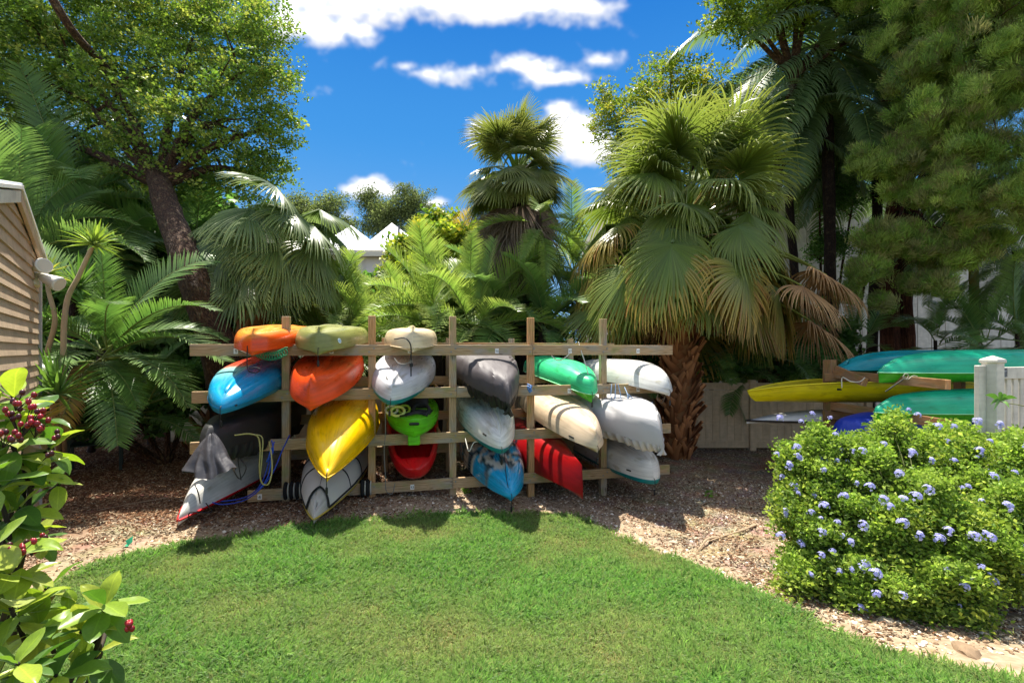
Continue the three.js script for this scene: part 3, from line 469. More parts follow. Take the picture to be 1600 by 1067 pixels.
// ---------------------------------------------------------------- white building with vertical siding, behind the palms on the right
{
  const b = thing('white_building', 'off white building with vertical board siding behind the palms and cedar', 'building', [0, 0, -14]);
  const m = [0, 1, 2].map((k) => M('white_siding_' + k, ['#cfc9c0', '#c9c3ba', '#d4cec5'][k], 0.75, { map: T.grime }));
  const xl = 2.98, xr = 17, top = 6.3;
  const win = [2.95, 4.0, 3.9, 5.9];
  for (let x = xl, k = 0; x < xr; x += 0.41, k++) {
    const cx = x + 0.2, cut = cx > win[0] && cx < win[1];
    for (const [y0, y1] of cut ? [[-0.5, win[2]], [win[3], top]] : [[-0.5, top]]) part('siding_board', b, 0.396, y1 - y0, 0.03, [cx, (y0 + y1) / 2, 0], m[(k * 5) % 3], k * 0.31);
  }
  part('wall', b, xr - xl, top + 0.5, 0.2, [(xl + xr) / 2, (top - 0.5) / 2, -0.13], M('dark_backing', '#6b665f', 0.9), 0);
  part('cornice', b, xr - xl + 0.3, 0.2, 0.35, [(xl + xr) / 2, top + 0.1, 0.05], m[0], 0);
  part('side_wall', b, 0.2, top + 0.5, 6, [xl + 0.12, (top - 0.5) / 2, -3.2], m[1], 0);
  const w = new THREE.Group(); w.name = numbered('window'); b.add(w);
  part('pane', w, win[1] - win[0] - 0.1, win[3] - win[2] - 0.1, 0.02, [(win[0] + win[1]) / 2, (win[2] + win[3]) / 2, 0.02], M('window_glass', '#7f96a3', 0.08, { metalness: 0.3 }), 0);
  for (const [cx, cy, ww, hh] of [[3.35, 3.92, 1.3, 0.1], [3.35, 5.88, 1.3, 0.1], [2.75, 4.9, 0.1, 1.86], [3.95, 4.9, 0.1, 1.86], [3.35, 4.9, 1.1, 0.05]]) part('frame', w, ww, hh, 0.07, [cx, cy, 0.04], M('window_frame', '#e8e6e0', 0.5), 0);
  for (let k = 0; k < 9; k++) part('louver', w, 1.06, 0.07, 0.012, [3.35, 4.05 + k * 0.095, 0.06], M('blue_grey_louver', '#8fa3ac', 0.5), 0).rotation.x = 0.6;
}

// ---------------------------------------------------------------- far house with white hip roofs
{
  const Z = 30, h = thing('house', 'distant house with bright white hip roofs above the palms', 'house', [0, 0, -Z]);
  const roofM = M('white_metal_tiles', '#e8e8ea', 0.5), eaveM = M('cream_soffit', '#d3cbb6', 0.8), wallM = M('pale_stucco', '#d9d2c6', 0.9);
  const hip = (ax, ay, x0, x1, ey, z0, depth) => {
    const A = at(ax, ay, Z + depth / 2), c = [at(x0, ey, Z), at(x1, ey, Z)], y = c[0].y, zf = c[0].z + Z, zb = zf - depth, mb = new MB();
    const V = [new V3(c[0].x, y, zf), new V3(c[1].x, y, zf), new V3(c[1].x, y, zb), new V3(c[0].x, y, zb)], ap = new V3(A.x, A.y, zf - depth / 2), N = 12, dz = ax > 580 ? 0.12 : 0;
    for (let s = 0; s < 4; s++) { const a = V[s], b = V[(s + 1) % 4], rows = []; for (let j = 0; j <= N; j++) { const q = j / N, p0 = a.clone().lerp(ap, q), p1 = b.clone().lerp(ap, q); rows.push([p0, p1]); if (j < N) rows.push([p0.clone().lerp(ap, 0.9 / N).add(new V3(0, -0.02, 0)), p1.clone().lerp(ap, 0.9 / N).add(new V3(0, -0.02, 0))]); } mb.grid(rows); }
    mesh('roof', mb.geo(0.2), roofM, h);
    part('fascia', h, c[1].x - c[0].x, 0.3, 0.1, [(c[0].x + c[1].x) / 2, y - 0.16, zf - 0.06 + dz], eaveM, 0);
    part('wall', h, c[1].x - c[0].x - 1, y + 0.3, depth - 1, [(c[0].x + c[1].x) / 2, (y - 0.3) / 2 - 0.3, zf - depth / 2 + dz], wallM, 0);
  };
  hip(548, 352, 486, 598, 390, 0, 4.5); hip(612, 348, 556, 672, 393, 0, 4.5); { const p = at(580, 400, Z + 1.2); part('wall', h, 3, p.y, 0.3, [p.x, p.y / 2, p.z + Z], wallM, 0.2); }
  for (const [x, y] of [[607, 367], [623, 358]]) { const p = at(x, y, Z + 1); mesh('roof_vent', new THREE.CylinderGeometry(0.06, 0.07, 0.45, 8), M('vent_pipe', '#55565a', 0.5), h).position.set(p.x, p.y, p.z + Z); }
}

// ---------------------------------------------------------------- second rack at the right, with its canoes
{
  const rk = thing('canoe_rack', 'dark wooden rack of cantilever arms behind the flowering bush at the right', 'kayak rack', [0, 0, 0]);
  const arm = (x0, y0, z0, x1, y1, z1) => { const a = at(x0, y0, z0), b = at(x1, y1, z1), l = a.distanceTo(b), o = part('arm', rk, l, 0.12, 0.085, [0, 0, 0], woodBrown, x0 * 0.01); o.position.copy(a).lerp(b, 0.5); o.quaternion.setFromUnitVectors(new V3(1, 0, 0), b.clone().sub(a).normalize()); const e = part('end_grain', rk, 0.012, 0.118, 0.083, [0, 0, 0], woodWarm, 0.2); e.position.copy(b); e.quaternion.copy(o.quaternion); };
  for (const x of [1297, 1402]) { const p = at(x, 600, 7.35); part('post', rk, 0.13, 2.0, 0.13, [p.x, 0.6, p.z], woodBrown, x * 0.01, 0.3); }
  const p3 = at(1500, 600, 7.0); part('post', rk, 0.1, 1.75, 0.1, [p3.x, 0.45, p3.z], woodBrown, 0.7, 0.3);
  for (const y of [1.42, 0.84, 0.42]) { const a = at(1283, 578, 7.35), b = at(1530, 578, 7.35), o = part('beam', rk, b.x - a.x, 0.12, 0.06, [(a.x + b.x) / 2, y - 0.09, -7.28], woodBrown, y); }
  arm(1300, 584, 7.35, 1482, 601, 5.75); arm(1300, 634, 7.3, 1484, 663, 5.75); arm(1296, 573, 7.5, 1352, 597, 6.7);
  const place = (label, name, px, py, z, y, o, yaw, grp = 'boats on the dark rack at the right') => { const p = at(px, py, z); return boat(label, name, { bow: 0, ...o }, new V3(p.x, y, p.z), yaw, grp); };
  const W = -Math.PI / 2;                                               // bow points to -x
  place('teal kayak, hull up, on the top arms at the far left of the right rack', 'kayak', 1303, 575, 7.4, 1.44, { L: 3.4, B: 0.72, D: 0.31, q: 0.55, sheer: 0.0, rock: 0.22, rake: 0.3, mid: 'tri', end: 'vee', mat: plastic('teal_blue_plastic', '#0b9097'), seed: 31, slots: [[0.24, -1, 0.2, 0.08]] }, W + 0.12);
  place('long sea green kayak, hull up, on the upper arms behind the gate post', 'kayak', 1374, 581, 6.35, 1.45, { L: 4.2, B: 0.70, D: 0.31, q: 0.6, sheer: 0.0, rock: 0.16, rake: 0.22, mid: 'round', end: 'vee', mat: plastic('sea_green_plastic', '#1fb389'), rim: M('pale_green_rim', '#9be3b4', 0.5), rimR: 0.007, deckMat: plastic('grass_green_plastic', '#3fae1c'), camber: 0.14, seed: 32 }, W + 0.13);
  place('sea green kayak, hull up, on the lower arms above the flowering bush', 'kayak', 1367, 641, 6.25, 0.93, { L: 4.2, B: 0.70, D: 0.30, q: 0.6, sheer: 0.0, rock: 0.12, rake: 0.24, mid: 'round', end: 'vee', mat: plastic('sea_green_plastic', '#1fb389'), rim: M('pale_green_rim', '#9be3b4', 0.5), rimR: 0.006, deckMat: plastic('grass_green_plastic', '#3fae1c'), camber: 0.14, seed: 33 }, W + 0.10);
  place('yellow green open canoe, right way up, under the palm\'s brown fronds', 'canoe', 1169, 625, 7.4, 0.93, { L: 4.4, B: 0.84, D: 0.34, q: 0.9, p: 2.0, sheer: -0.16, rock: 0.02, rake: 0.12, mid: 'round', end: 'vee', open: true, mat: plastic('acid_yellow_plastic', '#e6d200'), deckMat: M('dull_yellow_inside', '#cdb91a', 0.6, { map: T.scuff }), rim: M('yellow_rim', '#e6d200', 0.5), rimR: 0.012, upright: true, seed: 34, cat: 'canoe' }, W + 0.05);
  place('slim white paddle kayak with dark rim, lowest on the right rack', 'kayak', 1167, 661, 7.6, 0.62, { L: 4.4, B: 0.62, D: 0.17, q: 0.8, p: 2.0, sheer: 0.0, rock: 0.17, rake: 0.1, mid: 'flat', end: 'round', mat: white, rim: M('dark_rim', '#241c18', 0.6), rimR: 0.016, seed: 35 }, W + 0.04);
  place('kayak with bright blue cover, low behind the flowering bush', 'kayak', 1305, 668, 6.5, 0.55, { L: 2.6, B: 0.7, D: 0.34, q: 0.5, sheer: 0.05, rock: 0.12, mid: 'round', end: 'round', mat: fab('blue_cover', '#0a2f9c', 0.5), fold: 0.008, seed: 36, skirt: 0.14 }, W + 0.2);
}

// ---------------------------------------------------------------- white vinyl gate at the right edge
{
  const p = at(1552, 547, 4.8), m = M('white_vinyl', '#ddd9cf', 0.5, { map: T.grime }), g = thing('gate', 'white vinyl gate post and picket panel at the right edge', 'gate', [p.x, 0, p.z]);
  g.rotation.y = R(18.4); // one face towards the lens, the other to the left
  const top = EYE - 10 / F * 4.8, b = -0.4;
  const capG = new THREE.LatheGeometry([[0, 0.05], [0.1, 0.012], [0.106, 0.0], [0.106, -0.02], [0.094, -0.028], [0.0, -0.03]].map(([x, y]) => new THREE.Vector2(x, y)), 4, Math.PI / 4);
  part('post', g, 0.127, top - 0.06 - b, 0.127, [0, (top - 0.06 + b) / 2, 0], m, 0.2);
  const cap = mesh('post_cap', toCreasedNormals(capG, 0.3), m, g); cap.position.set(0, top - 0.04, 0);
  const dir = new V3(1, 0, -0.10);
  part('rail', g, 1.5, 0.12, 0.05, [0.064 + 0.75, top - 0.17, 0], m, 0.6); part('rail', g, 1.5, 0.1, 0.05, [0.064 + 0.75, 0.1, 0], m, 0.9);
  for (let k = 0; k < 12; k++) part('picket', g, 0.075, 1.55, 0.022, [0.064 + 0.075 + k * 0.115, 0.72, 0.0], m, k * 0.3);
  part('gate_leaf', g, 0.11, 1.72, 0.045, [-0.12, 0.735, -0.04], m, 0.4, 0);
  const cv = document.createElement('canvas'); cv.width = 128; cv.height = 112; const x = cv.getContext('2d'); x.fillStyle = '#23262a'; x.fillRect(0, 0, 128, 112); x.fillStyle = '#b9bcc0'; for (let r = 0; r < 6; r++) for (let k = 8; k < 112;) { const w = 6 + ((r * 37 + k * 13) % 17); x.fillRect(k, 14 + r * 16, w, r === 1 ? 9 : 5); k += w + 4; }
  const t = new THREE.CanvasTexture(cv); t.colorSpace = THREE.SRGBColorSpace;
  const sg = boxGeo(0.1, 0.085, 0.004, 0, 0.001), q = sg.attributes.position, uv = sg.attributes.uv; for (let i = 0; i < q.count; i++) uv.setXY(i, q.getX(i) / 0.1 + 0.5, q.getY(i) / 0.085 + 0.5);
  const s = tag(mesh('sign', sg, M('sign_face', '#ffffff', 0.5, { map: t })), 'small black notice with pale lettering on the gate rail', 'sign'); s.position.copy(new V3(0.13, top - 0.165, 0.028).applyAxisAngle(new V3(0, 1, 0), g.rotation.y).add(g.position)); s.rotation.y = g.rotation.y;
}

// ---------------------------------------------------------------- dark green chair in the shade at the left
{
  const p = ground(150, 735), m = M('dark_green_metal', '#0f2a26', 0.45), c = thing('garden_chair', 'dark green garden chair in the shade of the palms', 'chair', p); c.rotation.y = R(38);
  for (const [x, z] of [[-0.3, 0.25], [0.3, 0.25], [-0.3, -0.25], [0.3, -0.25]]) part('leg', c, 0.04, z > 0 ? 0.62 : 0.9, 0.04, [x, z > 0 ? 0.31 : 0.45, z], m, 0);
  for (let k = 0; k < 6; k++) part('slat', c, 0.62, 0.02, 0.07, [0, 0.42 + 0.008 * Math.abs(k - 2.5), 0.22 - k * 0.085], m, k);
  for (let k = 0; k < 4; k++) { const s = part('slat', c, 0.6, 0.07, 0.02, [0, 0.52 + k * 0.1, -0.26 - k * 0.02], m, k); s.rotation.x = -0.15; }
  for (const x of [-0.32, 0.32]) part('armrest', c, 0.06, 0.03, 0.56, [x, 0.63, 0], m, 0);
}

// ---------------------------------------------------------------- foliage makers
const col = (h, v = 1) => C(h).multiplyScalar(v), G = (h) => { const c = C(h); return c.setRGB(c.r * 1.06, c.g * 0.84, c.b * 0.95); };   // G: leaf greens, a little towards olive
const GREEN = ['#5d7f2c', '#6c8c33', '#52762a'];
const fanM = leafMat('sabal_green', '#ffffff', 0.45, 0.9), featherM = leafMat('feather_green', '#ffffff', 0.45, 0.8), deadM = leafMat('dead_frond', '#ffffff', 0.35, 0.1);
// a fan leaf: stalk along local +z at the given elevation, bent by weight; total length 1
function fanLeaf({ elev, seed, droop = 1, petiole = 0.48, segs = 52, base = '#638a2a', tip = '#93ac48', spread = 2.35, burn = 0, width = 1, curl = 0.55, raw = false, tilt = 0 }) {
  const r = rng(seed), mb = new MB(), e = R(elev), d0 = new V3(0, Math.sin(e), Math.cos(e)), P = [];
  const sag = 0.22 * Math.cos(e) + 0.02; for (let k = 0; k <= 8; k++) { const s = k / 8; P.push(d0.clone().multiplyScalar(s * petiole).add(new V3(0, -sag * s * s * petiole, 0))); }
  const stem = col('#7b8f3a').lerp(C(base), burn ? 0.8 : 0.2);
  mb.tube(P, (t) => mix(0.016, 0.008, t), 5, () => stem, false);
  const S = new V3(1, 0, 0), T1 = P[8].clone().sub(P[7]).normalize().applyAxisAngle(S, R(tilt)), Nn = T1.clone().cross(S).negate().normalize(), up = Nn.y >= 0 || elev > 85 ? Nn : Nn;
  const o = P[8], L = 1 - petiole, cb = raw ? C(base) : G(base), ct = raw ? C(tip) : G(tip), brown = C('#b98a4a');
  for (let k = 0; k < segs; k++) {
    const a = (k / (segs - 1) * 2 - 1) * spread + (r() - 0.5) * 0.05, aa = Math.abs(a), len = L * (1.0 - 0.22 * Math.pow(aa / spread, 2)) * (0.9 + 0.16 * r());
    let dir = T1.clone().multiplyScalar(Math.cos(a)).addScaledVector(S, Math.sin(a)).addScaledVector(up, 0.22 * Math.sin(aa) + 0.06).normalize();
    let p = o.clone().addScaledVector(T1, 0.04 * (1 - aa / spread));
    const n = 8, step = len / n, w0 = 0.0088 * width, g = droop * (0.55 + 0.9 * r()), rows = [], shade = 0.8 + 0.4 * r(), tw = (r() - 0.5) * 0.5, dead = r() < burn ? 1 : 0;
    for (let s = 0; s <= n; s++) {
      const q = s / n, w = w0 * (q < 0.4 ? mix(0.12, 1, q / 0.4) : Math.pow(1 - (q - 0.4) / 0.6, 0.75)) + 0.0012;
      let side = up.clone().cross(dir); side.normalize(); const nr = dir.clone().cross(side).normalize(); side.applyAxisAngle(dir, tw * q);
      rows.push([p.clone().addScaledVector(side, -w).addScaledVector(nr, w * 0.55), p.clone(), p.clone().addScaledVector(side, w).addScaledVector(nr, w * 0.55)]);
      p = p.clone().addScaledVector(dir, step);
      dir.add(new V3(0, -1, 0).multiplyScalar(g * curl * Math.pow(q, 1.4) * 1.35 / n * 2)).normalize();
    }
    mb.grid(rows, (j, c) => [c, j], (j) => cb.clone().lerp(ct, Math.pow(j / n, 1.5)).lerp(brown, Math.max(dead * smooth(0.25, 0.8, j / n), burn * 0.8 * smooth(0.8, 1, j / n))).multiplyScalar(shade));
  }
  return mb.geo(0.4);
}
// a feather leaf of length 1
function feather({ elev, seed, bend = 1.2, n = 42, leaflet = 0.26, hang = 0.5, lift = 0.25, w = 0.0075, base = '#4c7a2a', tip = '#6d9236', bare = 0.16, sweep = 0.75, yellow = 0 }) {
  const r = rng(seed), mb = new MB(), P = [], D = []; let dir = new V3((r() - 0.5) * 0.15, Math.sin(R(elev)), Math.cos(R(elev))).normalize(), p = new V3();
  const K = 30, side0 = new V3(1, 0, 0), tw = (r() - 0.5) * 0.8;
  for (let k = 0; k <= K; k++) { P.push(p.clone()); D.push(dir.clone()); p.addScaledVector(dir, 1 / K); dir.add(new V3((r() - 0.5) * 0.02, -bend * (0.35 + k / K) / K, 0)).normalize(); }
  const cb = G(base), ct = G(tip), stem = C('#8a9440').lerp(cb, 0.3), yl = C('#b79a35');
  mb.tube(P.filter((_, k) => k % 2 === 0), (t) => mix(0.009, 0.002, t), 5, () => stem, false);
  for (let k = 0; k < n; k++) for (const sd of [-1, 1]) {
    const q = mix(bare, 0.99, (k + r() * 0.6) / n), f = q * K, a = Math.floor(f), o = P[a].clone().lerp(P[Math.min(K, a + 1)], f - a), t = D[a];
    const side = side0.clone().addScaledVector(t, -t.x).normalize(), up = side.clone().cross(t).negate().normalize(); side.applyAxisAngle(t, tw * q * q);
    const shape = Math.pow(Math.sin(Math.PI * Math.pow((q - bare) / (1 - bare) * 0.86 + 0.1, 0.8)), 0.6), len = leaflet * shape * (0.88 + 0.24 * r());
    let d = side.multiplyScalar(sd).multiplyScalar(Math.cos(sweep)).addScaledVector(t, Math.sin(sweep)).addScaledVector(up, lift * (0.7 + 0.6 * r())).normalize(), x = o.clone();
    const m = 4, rows = [], ww = w * (0.85 + 0.3 * r()), shade = 0.82 + 0.36 * r(), yy = r() < yellow ? 0.8 : 0;
    for (let s = 0; s <= m; s++) {
      const u = s / m, wd = ww * (u < 0.3 ? mix(0.5, 1, u / 0.3) : 1 - Math.pow((u - 0.3) / 0.7, 1.6)) + 0.0006, across = t.clone().addScaledVector(d, -t.dot(d)).normalize();
      rows.push([x.clone().addScaledVector(across, -wd), x.clone().addScaledVector(across, wd)]);
      x = x.clone().addScaledVector(d, len / m); d.add(new V3(0, -hang * (0.4 + u) / m, 0)).normalize();
    }
    mb.grid(rows, (j, c) => [c, j], (j) => cb.clone().lerp(ct, j / m).lerp(yl, yy).multiplyScalar(shade));
  }
  return mb.geo();
}
const bank = new Map();
const pick = (key, make) => { if (!bank.has(key)) bank.set(key, make()); return bank.get(key); };
const ELEVS = [86, 68, 48, 28, 8, -14, -38, -62, -80], near = (e) => ELEVS.reduce((a, b) => Math.abs(b - e) < Math.abs(a - e) ? b : a);
// a palm crown: list of [yaw, elevation, length, style] put on as fronds of one thing
function frond(parent, style, yaw, elev, len, pos, variant = 0, roll = 0) {
  const e = near(elev), s = STYLE[style], g = pick(`${style}${e}${variant}`, () => s.make(e, 100 + e + variant * 77 + style.length * 13));
  const o = mesh(s.name ?? 'frond', g, s.mat, parent); o.position.copy(pos); o.rotation.order = 'YXZ'; o.rotation.y = yaw; o.rotation.x = R(e - elev) * 0.8; o.rotation.z = roll; o.scale.setScalar(len); return o;
}
const STYLE = {
  sabal: { mat: fanM, make: (e, s) => fanLeaf({ elev: e, seed: s, droop: 4.2, petiole: 0.6, spread: 1.75, segs: 50, width: 0.85, curl: 0.62, tilt: Math.min(42, e + 40) }) },
  sabalUp: { mat: fanM, make: (e, s) => fanLeaf({ elev: e, seed: s, droop: 2.8, petiole: 0.58, spread: 1.75, segs: 50, width: 0.85, tilt: 14 }) },
  sabalTip: { mat: fanM, make: (e, s) => fanLeaf({ elev: e, seed: s, droop: 4.4, petiole: 0.58, spread: 1.75, segs: 50, width: 0.85, tilt: Math.min(40, e + 55), curl: 0.62, burn: 0.14, base: '#6b8c2e', tip: '#cfc058' }) },
  sabalDead: { mat: deadM, name: 'dead_frond', make: (e, s) => fanLeaf({ elev: e, seed: s, droop: 2.8, petiole: 0.52, raw: true, base: '#a57a4c', tip: '#d2aa78', spread: 2.0, width: 0.85, curl: 0.8 }) },
  skirt: { mat: deadM, name: 'dead_frond', make: (e, s) => fanLeaf({ elev: e, seed: s, droop: 2.4, petiole: 0.36, raw: true, base: '#6d5b4a', tip: '#a18c78', spread: 1.8, width: 0.8, curl: 0.8 }) },
  stiff: { mat: fanM, make: (e, s) => fanLeaf({ elev: e, seed: s, droop: 1.8, petiole: 0.5, spread: 1.8, segs: 56, tilt: 15, base: '#5b7a28', tip: '#8d9f48' }) },
  lush: { mat: fanM, make: (e, s) => fanLeaf({ elev: e, seed: s, droop: 3.0, petiole: 0.54, spread: 1.8, width: 1.2, segs: 52, tilt: Math.min(40, e + 45), base: '#4f7530', tip: '#84a658' }) },
  areca: { mat: featherM, make: (e, s) => feather({ elev: e, seed: s, bend: 1.5, n: 50, leaflet: 0.27, hang: 0.5, lift: 0.45, w: 0.0058, base: '#6a9c34', tip: '#9cc050' }) },
  arecaDark: { mat: featherM, make: (e, s) => feather({ elev: e, seed: s, bend: 1.7, n: 46, leaflet: 0.27, hang: 0.6, lift: 0.3, w: 0.007, base: '#568a38', tip: '#7aa84a' }) },
  gold: { mat: featherM, make: (e, s) => feather({ elev: e, seed: s, bend: 1.2, n: 40, leaflet: 0.28, hang: 0.4, lift: 0.4, w: 0.008, base: '#a6a324', tip: '#c9bd3a' }) },
  queen: { mat: featherM, make: (e, s) => feather({ elev: e, seed: s, bend: 1.9, n: 60, leaflet: 0.25, hang: 2.2, lift: 0.1, w: 0.0055, base: '#527c3c', tip: '#749a50', bare: 0.1, sweep: 0.5 }) },
  date: { mat: featherM, make: (e, s) => feather({ elev: e, seed: s, bend: 1.7, n: 52, leaflet: 0.24, hang: 0.5, lift: 0.2, w: 0.0065, base: '#4a7d2e', tip: '#6ea23c', bare: 0.14, sweep: 0.7 }) },
  dateOld: { mat: featherM, make: (e, s) => feather({ elev: e, seed: s, bend: 1.7, n: 44, leaflet: 0.22, hang: 0.6, lift: 0.15, w: 0.007, base: '#7f7a2e', tip: '#a9853c', bare: 0.14, yellow: 0.3 }) },
};
const barkM = M('bark', '#d8c2aa', 0.95, { map: T.bark, bumpMap: T.barkBump, bumpScale: 0.03 }), bootM = M('palm_boot', '#d8b090', 0.9, { vertexColors: true }), palmTrunkM = M('palm_trunk', '#8b7763', 0.9, { map: T.bark, bumpMap: T.barkBump, bumpScale: 0.01 });
function trunk(parent, pts, r0, r1, m = barkM, flare = 0.35, name = 'trunk') {
  const P = curve(pts, 24), mb = new MB(), N = 14, rows = []; let len = 0;
  const base = new MB().tube(P, (t) => mix(r0, r1, Math.pow(t, 0.8)) * (1 + flare * Math.pow(1 - t, 8)), N);
  for (let k = 0; k < base.p.length; k += 3) { const x = base.p[k], y = base.p[k + 1], z = base.p[k + 2]; const q = 0.09 * r0 * noise(x * 6, y * 1.5, z * 6) * 2; base.p[k] += q; base.p[k + 2] += q * 0.6; }
  return mesh(name, base.geo(), m, parent);
}
// trunk clothed in criss-cross leaf bases
function bootedTrunk(parent, foot, head, r, rows = 22, seed = 3, perRing = 9) {
  const ax = head.clone().sub(foot), H = ax.length(), core = new MB().tube([foot, foot.clone().lerp(head, 0.5), head], (t) => r * 0.8, 14, () => C('#b08a60')), rn = rng(seed);
  mesh('trunk', core.geo(), M('trunk_core', '#d8c0a8', 0.95, { vertexColors: true }), parent);
  const gs = [0, 1, 2].map((v) => {
    const q = rng(seed * 9 + v), mb = new MB(), half = [], W = 0.08, L = 0.40;
    for (let s = 0; s <= 6; s++) { const t = s / 6, w = W * mix(1.0, 0.34, Math.pow(t, 0.7)), y = t * L, z = 0.02 + 0.10 * t * t + 0.03 * Math.sin(t * 3); half.push([-1, -0.4, 0.4, 1].map((k) => new V3(k * w + 0.02 * Math.sin(t * 4 + v), y, z - 0.02 * k * k))); }
    const cA = col('#a87c50', 0.7 + 0.5 * q()), cB = col('#e0bd92', 0.85 + 0.4 * q());
    mb.grid(half, undefined, (j) => cA.clone().lerp(cB, j / 6)); mb.grid(half.map((r2) => r2.map((p) => p.clone().add(new V3(0, -0.005, -0.028)))).reverse(), undefined, (j) => cA.clone().multiplyScalar(0.8));
    const a = half[6]; mb.grid([a, a.map((p) => p.clone().add(new V3(0, -0.005, -0.028)))], undefined, () => cB);
    return mb.geo(0.7);
  });
  let n = 0;
  for (let k = 0; k < rows; k++) for (let a = 0; a < perRing; a++) {
    const ang = (a + (k % 2) * 0.5) / perRing * 2 * Math.PI + k * 0.16, t = k / rows, o = mesh('leaf_base', gs[(a * 7 + k * 3) % 3], bootM, parent), c = foot.clone().lerp(head, t);
    const lean = ((a + k) % 2 ? 1 : -1) * 0.55; o.position.copy(c).add(new V3(Math.sin(ang) * r * 0.74, 0, Math.cos(ang) * r * 0.74)); o.rotation.order = 'YXZ'; o.rotation.y = ang; o.rotation.z = lean + (rn() - 0.5) * 0.2; o.rotation.x = 0.12 + (rn() - 0.5) * 0.25; o.scale.setScalar((0.85 + rn() * 0.35) * r / 0.28);
    if (++n > 290) return;
  }
}
function spread(parent, style, n, center, len, [e0, e1], seed, opt = {}) {
  const r = rng(seed);
  for (let k = 0; k < n; k++) {
    const t = (k + r() * 0.8) / n, elev = mix(e1, e0, Math.pow(t, opt.pow ?? 1)), yaw = (opt.yaw ?? 0) + k * 2.399 + (r() - 0.5) * 0.5;
    frond(parent, typeof style === 'function' ? style(elev, r) : style, yaw + (r() - 0.5) * (opt.wild ?? 0.6), elev + (r() - 0.5) * 34 * (opt.wild ?? 0.6), len * (0.78 + 0.4 * r()), center.clone().add(new V3((r() - 0.5) * 0.15, (elev - 20) * 0.004 * (opt.rise ?? 1), (r() - 0.5) * 0.15)), Math.floor(r() * 3), (r() - 0.5) * 1.1 * (opt.wild ?? 0.6));
  }
}
// leafy crowns: small leaf clusters scattered through lumps
function leafCluster(seed, n, size, leaf, aspect, cup = 0.3, flat = 0.7) {
  const r = rng(seed), mb = new MB();
  for (let k = 0; k < n; k++) {
    const o = new V3(r() - 0.5, (r() - 0.5) * flat, r() - 0.5).multiplyScalar(size), d = new V3(r() - 0.5, (r() - 0.5) * 0.5 + 0.08, r() - 0.5).normalize(), s = new V3(r() - 0.5, (r() - 0.5) * 0.8, r() - 0.5).cross(d).normalize(), u = d.clone().cross(s), L = leaf * (0.7 + 0.6 * r()), W = L * aspect, c = new THREE.Color().setScalar(0.72 + 0.5 * r());
    if (u.y < 0) u.negate();
    const P = [o, o.clone().addScaledVector(d, L * 0.45).addScaledVector(s, W).addScaledVector(u, W * cup), o.clone().addScaledVector(d, L * 0.5), o.clone().addScaledVector(d, L * 0.45).addScaledVector(s, -W).addScaledVector(u, W * cup), o.clone().addScaledVector(d, L).addScaledVector(u, -L * 0.12)];
    const i = P.map((p) => mb.v(p, 0, 0, c)); mb.i.push(i[0], i[2], i[1], i[1], i[2], i[4], i[0], i[3], i[2], i[3], i[4], i[2]);
  }
  return mb.geo();
}
const clusterGeo = { oak: leafCluster(1, 20, 0.34, 0.08, 0.30, 0.3, 0.3), small: leafCluster(2, 24, 0.2, 0.042, 0.3), broad: leafCluster(3, 16, 0.42, 0.16, 0.34), fine: leafCluster(4, 30, 0.3, 0.05, 0.26) };
{                                                                       // cedar spray: fine upright shoots
  const r = rng(12), mb = new MB();
  for (let k = 0; k < 62; k++) { const q = k / 62, o = new V3((r() - 0.5) * 0.16, q * 0.1 - 0.06 + (r() - 0.5) * 0.1, (r() - 0.5) * 0.16), d = new V3(o.x * 4 + (r() - 0.5) * 0.8, 0.55 + r() * 0.6, o.z * 4 + (r() - 0.5) * 0.8).normalize(), L = 0.05 + r() * 0.07, s = new V3(d.y, -d.x, r() - 0.5).normalize().multiplyScalar(0.0048), c = new THREE.Color().setScalar(0.7 + 0.55 * r()); const a = mb.v(o.clone().add(s), 0, 0, c), b = mb.v(o.clone().sub(s), 0, 0, c), e = mb.v(o.clone().addScaledVector(d, L * 0.6).addScaledVector(s, 1.3), 0, 0, c), f = mb.v(o.clone().addScaledVector(d, L), 0, 0, c); mb.i.push(a, b, e, b, f, e); }
  clusterGeo.cedar = mb.geo();
}
